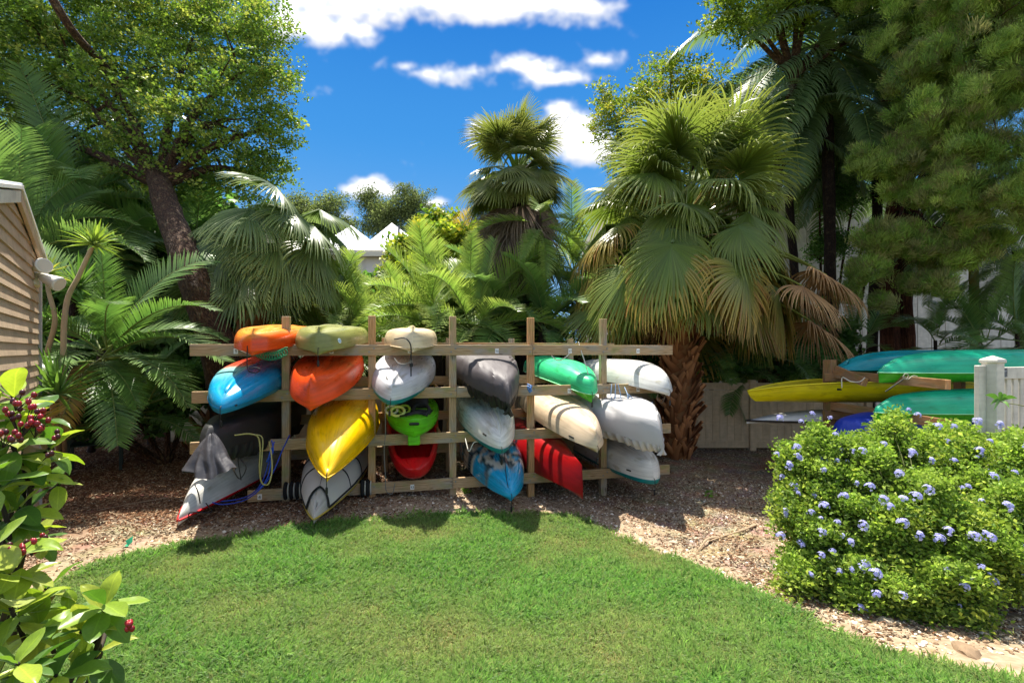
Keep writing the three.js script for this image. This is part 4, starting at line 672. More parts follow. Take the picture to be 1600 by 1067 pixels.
function crown(parent, kind, m, lumps, n, tints, seed, scale = 1, name = 'crown', o = {}) {
  // leaf clusters gathered in clumps (radius o.r, o.per clusters each) that are strewn through the lumps, so that sky and shade show between them
  const { r: cr = 0.3, per = 30, flat: cf = 0.6, shell = 0.42, fill = 0.12 } = o;
  const r = rng(seed), list = [], tot = lumps.reduce((a, l) => a + l[3] ** 2.2, 0), ee = new THREE.Euler(), ball = () => { const d = new V3(r() - 0.5, r() - 0.5, r() - 0.5).normalize(); return d; };
  const put = (p, tone) => { const t = C(tints[Math.floor(r() * tints.length)]).multiplyScalar(tone * (0.85 + 0.3 * r())); list.push([p, new THREE.Quaternion().setFromEuler(kind === 'cedar' ? ee.set((r() - 0.5) * 1.6, r() * 6.3, (r() - 0.5) * 1.6) : ee.set((r() - 0.5) * 1.1, r() * 6.3, (r() - 0.5) * 1.1)), scale * (0.65 + 0.7 * r()), t]); };
  for (const [x, y, z, rad, flat = 0.85] of lumps) {
    const cnt = n * rad ** 2.2 / tot, c = new V3(x, y, z), clumps = Math.max(3, Math.round(cnt * (1 - fill) / per));
    const inside = () => { const d = ball(), bump = 1 + 0.5 * noise(d.x * 2.3 + x, d.y * 2.3 + y, d.z * 2.3 + z) + 0.25 * noise(d.x * 5 + x, d.y * 5 + y, d.z * 5), rr = rad * bump * Math.pow(r(), shell); return c.clone().add(new V3(d.x * rr, d.y * rr * flat, d.z * rr)); };
    for (let k = 0; k < clumps; k++) {
      const q = inside(), R1 = cr * (0.55 + 0.8 * r()), tone = 0.85 + 0.3 * r(), lean = new V3(r() - 0.5, 0, r() - 0.5);
      for (let j = 0; j < per * (R1 / cr) ** 2; j++) { const d = ball(), rr = R1 * Math.pow(r(), 0.6); put(new V3(q.x + d.x * rr, q.y + d.y * rr * cf + lean.x * d.x * rr * 0.6 + lean.z * d.z * rr * 0.6, q.z + d.z * rr), tone); }
    }
    for (let k = 0; k < cnt * fill; k++) put(inside(), 0.9);
  }
  return inst(name, clusterGeo[kind], m, parent, list, 'stuff');
}
function limbs(parent, from, ends, r0, seed, m = barkM) {
  const r = rng(seed);
  for (const [x, y, z, rad = 0.5] of ends) { const e = new V3(x, y, z), mid = from.clone().lerp(e, 0.5).add(new V3((r() - 0.5) * 0.4, 0.12 + r() * 0.2, (r() - 0.5) * 0.4)); mesh('limb', new MB().tube(curve([from, mid, e], 12), (t) => mix(r0, r0 * 0.25, t), 7).geo(), m, parent);
    for (let k = 0; k < 3; k++) { const a = mid.clone().lerp(e, 0.2 + 0.3 * k), d = new V3(r() - 0.5, r() * 0.6 - 0.1, r() - 0.5).normalize().multiplyScalar(rad * 0.9); mesh('branch', new MB().tube(curve([a, a.clone().addScaledVector(d, 0.5).add(new V3(0, 0.08, 0)), a.clone().add(d)], 6), (t) => mix(r0 * 0.34, 0.006, t), 5).geo(), m, parent); } }
}
const L3 = (x, y, z, r, f) => { const p = at(x, y, z); return [p.x, p.y, p.z, r, f]; };
const oakM = leafMat('oak_leaf', '#ffffff', 0.5, 0.3), softM = leafMat('soft_leaf', '#ffffff', 0.5, 0.25), cedarM = leafMat('cedar_leaf', '#ffffff', 0.6, 0.05);

// ---------------------------------------------------------------- palms
{ // big cabbage palm at the right end of the rack
  const foot = ground(1058, 714), head = at(1066, 375, 9.15), p = thing('cabbage_palm', 'big cabbage palm with criss-cross booted trunk beside the rack\'s right end', 'palm tree', foot);
  const top = head.clone().sub(foot);
  bootedTrunk(p, new V3(0, -0.1, 0), top.clone().add(new V3(0, -0.5, 0)), 0.30, 30, 3, 9);
  spread(p, (e, r) => e > 40 ? 'sabalUp' : e < 0 ? (r() < 0.7 ? 'sabalTip' : 'sabal') : 'sabal', 96, top, 2.6, [-38, 86], 21, { pow: 1, wild: 0.9 });
  for (const [yaw, el, len] of [[92, 4, 3.1], [100, 18, 3.0], [-88, 2, 3.0], [-96, 20, 2.9], [-80, -10, 3.0], [86, -12, 3.1], [82, -8, 2.5], [70, -30, 2.5], [100, -26, 2.7], [60, -14, 2.4], [20, -34, 2.1], [-30, -38, 2.1], [-70, -24, 2.6], [118, -14, 2.6], [40, -8, 2.3], [-100, -6, 2.7], [-85, 10, 2.8], [-80, 28, 2.6], [-95, -14, 2.6]]) frond(p, 'sabalTip', R(yaw), el, len, top.clone().add(new V3(0, -0.15, 0)), 1);
  for (const [yaw, el, len, dy] of [ [150, -38, 2.0, -0.3], [-140, -38, 2.0, -0.3], [-160, -62, 1.9, -0.4]]) frond(p, 'sabalDead', R(yaw), el, len, top.clone().add(new V3(0, dy, 0)), el % 2);
  for (const [x, y, z, yaw, len] of [[1.0, -0.15, 0.5, 74, 2.2], [0.9, -1.05, 0.55, 82, 2.3], [0.75, -0.6, 0.75, 50, 1.9], [1.25, -0.75, 0.3, 96, 1.9], [1.35, -0.3, 0.4, 70, 2.0]]) { const o = top.clone().add(new V3(x, y, z)); mesh('petiole', new MB().tube(curve([top.clone().add(new V3(0, y * 0.6 - 0.1, 0)), top.clone().lerp(o, 0.5).add(new V3(0, 0.12, 0)), o], 8), 0.014, 5).geo(), M('dry_petiole', '#a88a5c', 0.85), p); frond(p, 'sabalDead', R(yaw), -14, len, o, yaw % 3); }
  const r = rng(4), fl = M('flower_stalk', '#a58f4c', 0.9);
  for (let k = 0; k < 5; k++) { const a = k * 1.3 + 0.3, d = new V3(Math.sin(a), 0.25, Math.abs(Math.cos(a))).normalize(), mb = new MB(), b = top.clone().add(new V3(0, 0.3, 0)); mb.tube(curve([b, b.clone().addScaledVector(d, 0.8).add(new V3(0, 0.3, 0)), b.clone().addScaledVector(d, 1.3)], 8), 0.01, 5); for (let j = 0; j < 70; j++) { const s = b.clone().addScaledVector(d, 0.7 + r() * 0.6).add(new V3((r() - 0.5) * 0.3, 0.1 + (r() - 0.3) * 0.25, (r() - 0.5) * 0.3)); mb.tube([s, s.clone().add(new V3((r() - 0.5) * 0.25, (r() - 0.7) * 0.25, (r() - 0.5) * 0.25))], 0.004, 3, undefined, false); } mesh('flower_stalk', mb.geo(), fl, p); }
}
{ // taller cabbage palm with a skirt of dead fronds
  const head = at(806, 278, 10.5), foot = new V3(head.x + 0.1, -0.3, head.z), p = thing('cabbage_palm', 'cabbage palm with a shaggy skirt of dead fronds against the sky', 'palm tree', foot), top = head.clone().sub(foot);
  trunk(p, [new V3(0, -0.1, 0), new V3(0.05, 2, 0), top], 0.2, 0.18, palmTrunkM, 0.1);
  spread(p, 'stiff', 46, top, 1.5, [-12, 82], 33, { pow: 0.85, wild: 0.9 });
  spread(p, 'skirt', 30, top.clone().add(new V3(0, -0.1, 0)), 1.75, [-86, -38], 35);
  spread(p, 'skirt', 16, top.clone().add(new V3(0, -0.6, 0)), 1.7, [-84, -62], 37);
  mesh('spear_leaf', new MB().tube(curve([top, top.clone().add(new V3(0.7, 0.7, 0.1)), top.clone().add(new V3(1.22, 1.4, 0.1))], 6), (t) => mix(0.012, 0.004, t), 5).geo(), M('dry_spear', '#3d3a2a', 0.8), p);
}
{ // lush fan palm between the oak and the rack
  const head = at(425, 378, 8.9), foot = ground(318, 700), p = thing('fan_palm', 'fan palm with long drooping glossy leaves above the orange kayak', 'palm tree', foot), top = head.clone().sub(foot);
  bootedTrunk(p, new V3(0, -0.1, 0), top.clone().add(new V3(-0.2, -0.9, 0)), 0.24, 14, 7, 8);
  spread(p, 'lush', 38, top, 1.9, [-30, 55], 41, { pow: 1, wild: 1.1 });
  for (const [yaw, el, len] of [[10, -14, 1.9], [40, -10, 2.0], [-20, -8, 1.8], [65, 6, 2.0], [85, -14, 2.0], [28, -38, 1.8]]) frond(p, 'lush', R(yaw), el, len, top, 0);
}
function featherPalm(label, name, head, foot, style, n, len, elevs, seed, o = {}) {
  const p = thing(name, label, 'palm tree', foot, o.group), top = head.clone().sub(foot);
  if (o.r !== 0) trunk(p, [new V3(0, -0.1, 0), top.clone().multiplyScalar(0.5).add(new V3(o.bow ?? 0.05, 0, 0)), top.clone().add(new V3(0, 0.1, 0))], o.r ?? 0.09, (o.r ?? 0.09) * 0.85, o.trunkMat ?? palmTrunkM, 0.15);
  spread(p, style, n, top, len, elevs, seed, { pow: o.pow ?? 0.9, rise: o.rise ?? 1, yaw: o.yaw ?? 0 });
  for (const [yaw, el, l, st] of o.extra ?? []) frond(p, st ?? (typeof style === 'string' ? style : 'areca'), R(yaw), el, l, top, 0);
  return p;
}
const underfoot = (h, dx = 0, dz = 0) => new V3(h.x + dx, gh(h.x + dx, h.z + dz) - 0.05, h.z + dz);
{
  let h = at(80, 200, 11.2); featherPalm('tall queen palm with drooping fronds behind the shed', 'queen_palm', h, underfoot(h), 'queen', 22, 3.1, [-45, 70], 51, { r: 0.14 });
  h = at(170, 400, 9.6); featherPalm('dark arching feather palm left of the oak trunk', 'feather_palm', h, underfoot(h, 0.2), 'date', 16, 1.7, [-20, 70], 52, { r: 0.1 });
  h = at(158, 560, 6.6); featherPalm('low feather palm with broad bright fronds beside the garden chair', 'feather_palm', h, ground(140, 705), 'date', 13, 1.75, [-5, 78], 53, { r: 0.06, extra: [[78, 28, 2.0, 'date'], [66, 8, 1.9, 'date'], [50, -14, 1.75, 'date'], [20, -14, 1.5, 'dateOld'], [86, 48, 1.9, 'date']] });
  h = at(222, 640, 7.4); featherPalm('dark feather palm low against the oak trunk', 'feather_palm', h, ground(236, 690), 'date', 12, 1.4, [-10, 75], 54, { r: 0.07 });
  h = at(30, 400, 7.6); featherPalm('dense feather palm pressed against the shed roof', 'feather_palm', h, underfoot(h), 'arecaDark', 18, 2.2, [-10, 85], 55, { r: 0.1 });
  h = at(110, 330, 9.6); featherPalm('dark feather palm standing behind the yellow tufted yucca', 'feather_palm', h, underfoot(h), 'arecaDark', 18, 2.6, [-20, 85], 56, { r: 0.1 });
  h = at(300, 440, 11); featherPalm('dark feather palm seen right behind the oak trunk', 'feather_palm', h, underfoot(h), 'arecaDark', 18, 2.4, [-20, 85], 57, { r: 0.1 });
  // golden cane clumps behind the rack
  const cane = [[455, 500, 10.4, 'areca', 'leftmost of the cane palms, beside the drooping fan palm'], [520, 525, 9.8, 'areca', 'cane palm behind the olive kayak'], [580, 550, 9.4, 'areca', 'cane palm behind the second rack post'], [628, 525, 10.2, 'areca', 'cane palm behind the cream kayak'], [676, 512, 9.3, 'areca', 'cane palm on a stout ringed trunk behind the third rack post'], [738, 520, 9.2, 'areca', 'cane palm on a thin green stem behind the grey covered kayak'], [548, 515, 11.2, 'areca', 'taller cane palm under the white roofs'], [690, 488, 11, 'areca', 'taller cane palm below the yellow frond'], [785, 512, 10, 'arecaDark', 'dark cane palm under the shaggy palm skirt'], [850, 520, 9.6, 'arecaDark', 'dark cane palm behind the mint green kayak'], [893, 430, 11.4, 'areca', 'tall cane palm in the gap between the two cabbage palms'], [925, 500, 10.6, 'areca', 'cane palm under the left fronds of the big cabbage palm']];
  cane.forEach(([x, y, z, st, lab], k) => { const hh = at(x, y, z); featherPalm(lab, 'cane_palm', hh, underfoot(hh), st, 16, 1.55 + (k % 3) * 0.12, [5, 86], 60 + k, { r: x === 676 ? 0.17 : 0.04, group: undefined, pow: 0.75 }); });
  h = at(842, 345, 9.7); featherPalm('bushy bright palm hanging beside the shaggy palm skirt', 'foxtail_palm', h, underfoot(h), 'areca', 12, 1.35, [-70, 30], 75, { r: 0.07 });
  h = at(702, 430, 11.5); const gp = featherPalm('single golden yellow palm frond cluster among the shrubs', 'golden_palm', h, underfoot(h), 'gold', 5, 1.2, [48, 86], 76, { r: 0.04, yaw: 0.5 });
  // tall queen palms at the upper right
  h = at(1290, 60, 10.4); featherPalm('tall queen palm whose dark fronds droop behind the big cabbage palm', 'queen_palm', h, underfoot(h, 0.1), 'queen', 32, 3.2, [-62, 60], 81, { r: 0.13 });
  h = at(1375, 150, 11.2); featherPalm('queen palm half hidden between the cedar and its taller neighbour', 'queen_palm', h, underfoot(h, -0.3), 'queen', 28, 3.2, [-62, 60], 82, { r: 0.12 });
  h = at(1225, 190, 10.8); featherPalm('queen palm with bright thin leaflets just above the big cabbage palm', 'queen_palm', h, underfoot(h, 0.4), 'queen', 16, 2.2, [-40, 60], 83, { r: 0.1 });
  h = at(1520, 300, 9.6); featherPalm('slim palm with a yellow green stem in front of the white siding', 'slender_palm', h, underfoot(h), 'queen', 14, 1.9, [-62, 40], 84, { r: 0.085, trunkMat: M('yellow_stem', '#8d8438', 0.7, { map: T.grime }) });
  h = at(1588, 400, 9.2); featherPalm('drooping dark palm at the right edge before the white siding', 'slender_palm', h, underfoot(h, 0.2), 'queen', 12, 1.5, [-70, 30], 85, { r: 0.06 });
  const low = [[1345, 545, 10.35, 1.0, 'low dark palm left of the cedar trunk'], [1462, 540, 9.2, 1.2, 'low dark palm right of the cedar trunk'], [1535, 548, 8.8, 1.25, 'low dark palm behind the long sea green kayak'], [1590, 530, 8.6, 1.2, 'low dark palm at the right edge of the view'], [1110, 565, 10.35, 1.2, 'dark understory palm over the fence beside the booted trunk'], [1168, 575, 10.35, 1.2, 'dark understory palm over the fence panel joint'], [1215, 560, 10.35, 1.2, 'dark understory palm behind the hanging brown fronds'], [965, 560, 10.35, 1.3, 'dark understory palm behind the right end of the rack'], [905, 555, 10.35, 1.2, 'dark understory palm behind the fourth bay of the rack'], [1270, 545, 10.35, 1.2, 'dark understory palm beside the right rack']];
  low.forEach(([x, y, z, l, lab], k) => { const hh = at(x, y, z); featherPalm(lab, 'understory_palm', hh, underfoot(hh), 'arecaDark', 12, l, [-30, 80], 90 + k, { r: 0.035 }); });
}
{ // yucca with two bare stalks and spiky tufts
  const foot = ground(96, 745), y = thing('yucca', 'spiky yucca with crooked bare stalks and bright tufts beside the shed', 'yucca', foot), z = 5.9, L = (px, py, zz = z) => at(px, py, zz).sub(foot);
  const tuft = (seed, n, len, hue) => pick('tuft' + seed, () => { const r = rng(seed), mb = new MB(); for (let k = 0; k < n; k++) { const a = k * 2.4, e = mix(1.45, -0.35, k / n) + (r() - 0.5) * 0.2; let d = new V3(Math.cos(e) * Math.sin(a), Math.sin(e), Math.cos(e) * Math.cos(a)), p = new V3(); const rows = [], c = C(hue[k % hue.length]).multiplyScalar(0.85 + 0.3 * r()), l = len * (0.8 + 0.4 * r()); for (let s = 0; s <= 6; s++) { const q = s / 6, w = 0.017 * Math.sin(Math.PI * Math.min(1, 0.25 + q * 0.75)) + 0.0008, sd = new V3(0, 1, 0).cross(d).normalize(); rows.push([p.clone().addScaledVector(sd, -w).add(new V3(0, w * 0.5, 0)), p.clone(), p.clone().addScaledVector(sd, w).add(new V3(0, w * 0.5, 0))]); p = p.clone().addScaledVector(d, l / 6); d.add(new V3(0, -0.09 * (0.3 + q), 0)).normalize(); } mb.grid(rows, undefined, () => c); } return mb.geo(0.5); });
  const m = leafMat('yucca_leaf', '#ffffff', 0.5, 0.3), st = M('yucca_stalk', '#a89478', 0.9, { map: T.grime });
  mesh('stalk', new MB().tube(curve([new V3(0, -0.05, 0), L(80, 620), L(72, 560), L(85, 500), L(75, 455), L(72, 432)], 24), (t) => mix(0.035, 0.022, t), 7).geo(), st, y);
  mesh('stalk', new MB().tube(curve([new V3(0.05, -0.05, 0), L(98, 600), L(104, 470), L(122, 432), L(143, 386)], 24), (t) => mix(0.035, 0.024, t), 7).geo(), st, y);
  for (const [px, py, zz, s, n, len, hue] of [[145, 383, 5.9, 201, 60, 0.31, ['#7d972c', '#8fa538', '#6a8428']], [70, 430, 5.9, 202, 50, 0.27, ['#85972c', '#a9a83c', '#6a8428']], [90, 618, 5.3, 203, 70, 0.5, ['#54792a', '#6b8f33']], [120, 450, 6.4, 204, 60, 0.5, ['#4f7429', '#688a32']], [60, 520, 6.2, 205, 60, 0.5, ['#4f7429', '#688a32']]]) { const o = mesh('leaf_tuft', tuft(s, n, len, hue), m, y); o.position.copy(L(px, py, zz)); o.rotation.z = (s % 3 - 1) * 0.25; }
}

// ---------------------------------------------------------------- broad-leaved trees and the cedar
{
  const foot = ground(368, 700), F0 = foot.clone(), t = thing('oak_tree', 'large live oak leaning left with a dense sunlit crown over the yard', 'tree', foot), L = (x, y, z) => at(x, y, z).sub(foot), S = (l) => l.map(([x, y, z, r, f]) => { const p = L(x, y, z); return [p.x, p.y, p.z, r, f]; });
  trunk(t, [new V3(0, -0.2, 0), L(340, 545, 7.8), L(300, 430, 7.8), L(262, 330, 8.9), L(245, 270, 9.6)], 0.28, 0.21);
  const ends = [[60, 60, 7, 0.9], [150, 90, 7, .9], [300, 60, 7.5, 1], [390, 110, 7.5, 1], [420, 200, 7.3, .7], [330, 190, 7, 1], [250, 260, 6.9, .7], [130, 150, 7, 1], [20, 215, 7.2, .5], [395, 270, 7.5, .6]];
  const far = (l) => l.map(([x, y, z, r]) => [x, y, z * 1.42, r * 1.36]);
  limbs(t, L(248, 290, 9.4), S(far(ends)), 0.11, 5);
  mesh('limb', new MB().tube(curve([L(165, 105, 9.4), L(110, 45, 8.2), L(70, -20, 7.8)], 10), 0.07, 8).geo(), barkM, t);
  const lumps = [[40, 60, 7, 1.1], [150, 70, 7.4, 1.15], [260, 40, 7.6, 1.2], [350, 90, 7.6, 1.0], [405, 140, 7.5, .75], [425, 205, 7.3, .5], [330, 190, 7.0, .95], [220, 170, 6.8, .9], [255, 262, 6.8, .62], [345, 270, 7.1, .7], [110, 165, 7, .8], [25, 215, 7.2, .5], [405, 262, 7.5, .5], [420, 70, 7.7, .6], [320, 0, 7.8, 1.0], [180, -20, 7.5, 1.0], [40, -30, 7.0, 1.1], [-120, 60, 7.4, 1.3], [-60, 180, 7.6, 1.0], [400, 30, 7.8, .6], [170, 250, 7.2, .6]];
  crown(t, 'oak', oakM, S(far(lumps)), 6500, ['#6f8e2a', '#8aa436', '#5a7a26', '#7c9832', '#a2ac44'], 11, 0.85, 'crown', { r: 0.36, per: 6, flat: 0.45, shell: 0.45, fill: 0.2 });
}
{
  const h = at(1020, 170, 12), foot = new V3(h.x, -0.4, h.z), t = thing('oak_tree', 'yellow green oak rising behind the big cabbage palm', 'tree', foot), S = (l) => l.map(([x, y, z, r, f]) => { const p = at(x, y, z).sub(foot); return [p.x, p.y, p.z, r, f]; });
  trunk(t, [new V3(0, 0, 0), new V3(0.1, 3, 0), h.clone().sub(foot)], 0.2, 0.1); const l = [[960, 185, 12, .75], [1010, 140, 12, .7], [1070, 130, 12.2, .75], [1120, 150, 12.3, .8], [985, 250, 12, .8], [1060, 220, 12, 1.0], [1000, 330, 12.2, .8], [950, 145, 12, .3], [1050, 100, 12, .35], [1180, 200, 12.3, .9]];
  limbs(t, new V3(0.1, 4, 0), S(l), 0.06, 8); crown(t, 'oak', oakM, S(l), 1700, ['#7d9526', '#9aa832', '#68851f', '#b0ac3c'], 12, 0.85, 'crown', { r: 0.3, per: 5, flat: 0.6, fill: 0.2 });
}
{
  const h = at(1190, 40, 9.4), foot = new V3(h.x, -0.3, h.z - 0.4), t = thing('oak_tree', 'oak crown with thin leaning limbs at the top right', 'tree', foot), S = (l) => l.map(([x, y, z, r, f]) => { const p = at(x, y, z).sub(foot); return [p.x, p.y, p.z, r, f]; });
  trunk(t, [new V3(0.9, -0.1, -1), new V3(0.6, 3.5, -0.6), at(1240, 120, 9.8).sub(foot)], 0.16, 0.1); const l = [[1135, 10, 9.2, .5], [1180, 40, 9.3, .5], [1215, 0, 9.4, .75], [1270, -30, 9.6, .9], [1150, -70, 9.3, .9], [1330, -20, 10, 1.0], [1390, 30, 10.5, 1], [1250, -140, 9.6, 1.3]];
  limbs(t, at(1240, 120, 9.8).sub(foot), S(l), 0.06, 9); crown(t, 'oak', oakM, S(l), 2100, ['#7d9526', '#93a52f', '#5f7c1e'], 13, 0.8, 'crown', { r: 0.3, per: 5, flat: 0.6, fill: 0.2 });
}
{
  const foot = ground(1406, 690), t = thing('cedar_tree', 'red cedar with fluted reddish trunk and feathery sunlit crown at the right', 'tree', foot), L = (x, y, z) => at(x, y, z).sub(foot), S = (l) => l.map(([x, y, z, r, f]) => { const p = L(x, y, z); return [p.x, p.y, p.z, r, f]; });
  const cm = M('cedar_bark', '#a37c66', 0.95, { map: T.cedar, bumpMap: T.cedar, bumpScale: 0.02 });
  const z0 = -foot.z; trunk(t, [new V3(-0.08, -0.2, 0), L(1392, 540, z0), L(1390, 440, z0), L(1400, 320, z0 - 0.1), L(1440, 140, z0 - 0.4)], 0.22, 0.14, cm, 0.2); trunk(t, [new V3(0.16, -0.2, 0.05), L(1418, 545, z0 - 0.1), L(1415, 440, z0 - 0.1), L(1425, 330, z0 - 0.3), L(1500, 180, z0 - 0.8)], 0.18, 0.12, cm, 0.3, 'trunk');
  const l = [[1425, 40, 8.4, .75], [1490, 60, 8, 1.0], [1560, 20, 7.6, 1.2], [1440, 130, 8.2, .6], [1500, 150, 7.9, .85], [1570, 130, 7.4, 1.0], [1450, 220, 8.1, .6], [1520, 230, 7.6, .75], [1590, 230, 7.2, .9], [1420, 280, 8.2, .45], [1480, 300, 7.8, .5], [1550, 310, 7.4, .6], [1610, 330, 7.2, .7], [1410, -60, 8.6, 1], [1550, -100, 8, 1.4], [1680, 60, 7.4, 1.4], [1690, 240, 7.2, 1.2], [1350, 262, 8.5, .22], [1385, 250, 8.4, .3]];
  const dk = [[1395, 372, 8.3, .5, .55], [1445, 385, 8.2, .45, .5], [1490, 400, 8.1, .4, .5], [1360, 420, 8.5, .35, .6], [1440, 440, 8.3, .35, .4], [1520, 380, 8, .4, .5], [1375, 470, 8.5, .2, .6], [1480, 455, 8.3, .2, .4], [1330, 450, 8.7, .22, 1]];
  limbs(t, L(1405, 330, z0 - 0.1), S([...l.slice(0, 13), ...dk]), 0.05, 14, cm);
  crown(t, 'cedar', cedarM, S(l), 9800, ['#a6be54', '#bed068', '#8cac48', '#aaa864'], 15, 0.85, 'crown', { r: 0.26, per: 26, flat: 0.9, shell: 0.45, fill: 0.08 });
  crown(t, 'cedar', cedarM, S(dk), 2600, ['#a6be54', '#8cac48', '#aaa864'], 16, 0.85, 'crown', { r: 0.2, per: 16, flat: 0.5, shell: 0.45 });
}
function shrub(label, name, lumps, kind, n, tints, seed, scale, cat = 'shrub', z = 10, group) {
  const c = lumps[0], h = at(c[0], c[1], c[2]), foot = new V3(h.x, gh(h.x, h.z) - 0.05, h.z), t = thing(name, label, cat, foot, group), S = (l) => l.map(([x, y, zz, r, f]) => { const p = at(x, y, zz).sub(foot); return [p.x, p.y, p.z, r, f]; });
  limbs(t, new V3(0, 0, 0), S(lumps), 0.05, seed); crown(t, kind, softM, S(lumps), n, tints, seed, scale, 'foliage', { r: 0.34 * scale, per: 14 }); return t;
}
shrub('bright yellow green shrub right of the white roofs', 'shrub', [[650, 400, 11.6, .6], [690, 370, 12, .7], [740, 390, 11.8, .8], [660, 440, 11.2, .6], [740, 440, 11.4, .8], [790, 420, 11.5, .7], [620, 445, 11.4, .5]], 'broad', 2600, ['#7f9a24', '#9cae2e', '#5f8424', '#b4b838'], 22, 0.75);
shrub('dense green shrub filling the space behind the cane palms', 'shrub', [[500, 500, 12, 1.0], [580, 480, 12.2, 1.0], [660, 500, 12, 1.0], [740, 510, 12, 1.0], [820, 500, 12, 1.0], [440, 480, 12, 1.0], [560, 560, 12, 1.1], [700, 570, 12, 1.1], [860, 570, 11.6, 1.0]], 'broad', 3600, ['#5f8a34', '#6f9a3c', '#527c2c'], 23, 1.0);
shrub('dark shrub mass behind the oak and the palms at the left', 'shrub', [[60, 400, 11.5, 1.3], [160, 450, 11.5, 1.3], [260, 450, 11.8, 1.3], [350, 480, 12, 1.2], [0, 520, 11, 1.3], [120, 560, 11, 1.3], [230, 570, 11.2, 1.3], [340, 580, 11.4, 1.2], [80, 300, 12, 1.2], [190, 330, 12, 1.3], [300, 360, 12, 1.2], [-60, 300, 11, 1.4]], 'broad', 6500, ['#5a8436', '#6a9440', '#4e7830'], 24, 1.15);
shrub('dark leafy shrub in the shade behind the chair', 'shrub', [[260, 650, 7.9, .35], [200, 640, 8.2, .5], [120, 650, 7.6, .5], [60, 640, 7.0, .5], [290, 600, 8.6, .5]], 'broad', 1000, ['#5a8436', '#6a9440', '#4e7830'], 25, 0.6);
shrub('dark leafy mass between the queen palm trunks before the white siding', 'shrub', [[1300, 300, 11.6, .5], [1296, 380, 11.6, .4], [1350, 230, 11.8, .6], [1390, 200, 12, .6], [1280, 240, 11.8, .6]], 'fine', 1900, ['#5a8436', '#6a9440', '#4e7830'], 29, 1.2);
shrub('dark undergrowth over the fence behind the big palm', 'shrub', [[1110, 560, 10.6, .7], [1180, 555, 10.6, .7], [1250, 560, 10.6, .7], [1020, 550, 10.6, .7], [950, 560, 10.6, .6], [1300, 540, 10.8, .6]], 'broad', 1600, ['#5a8436', '#4e7830'], 26, 0.8);
shrub('grey green far tree behind the left part of the white roofs', 'far_tree', [[490, 340, 36, 2.0], [455, 338, 36, 1.7], [520, 335, 36, 1.3], [430, 370, 36, 2.2], [510, 372, 36, 2.0], [470, 318, 36, .7], [516, 312, 36, .65], [545, 350, 36, .8]], 'fine', 1500, ['#6b7a3c', '#7c8a4a', '#5c6a34'], 27, 2.7, 'tree');
shrub('grey green far tree with bare twigs rising over the white roofs', 'far_tree', [[600, 335, 36, 1.3], [575, 305, 36, .8], [640, 320, 36, 1.4], [632, 300, 36, .6], [590, 350, 36, 1.3], [655, 350, 36, 1.6], [615, 345, 36, 1.3], [572, 318, 36, .6]], 'fine', 1300, ['#6b7a3c', '#7c8a4a', '#5c6a34'], 28, 2.4, 'tree');

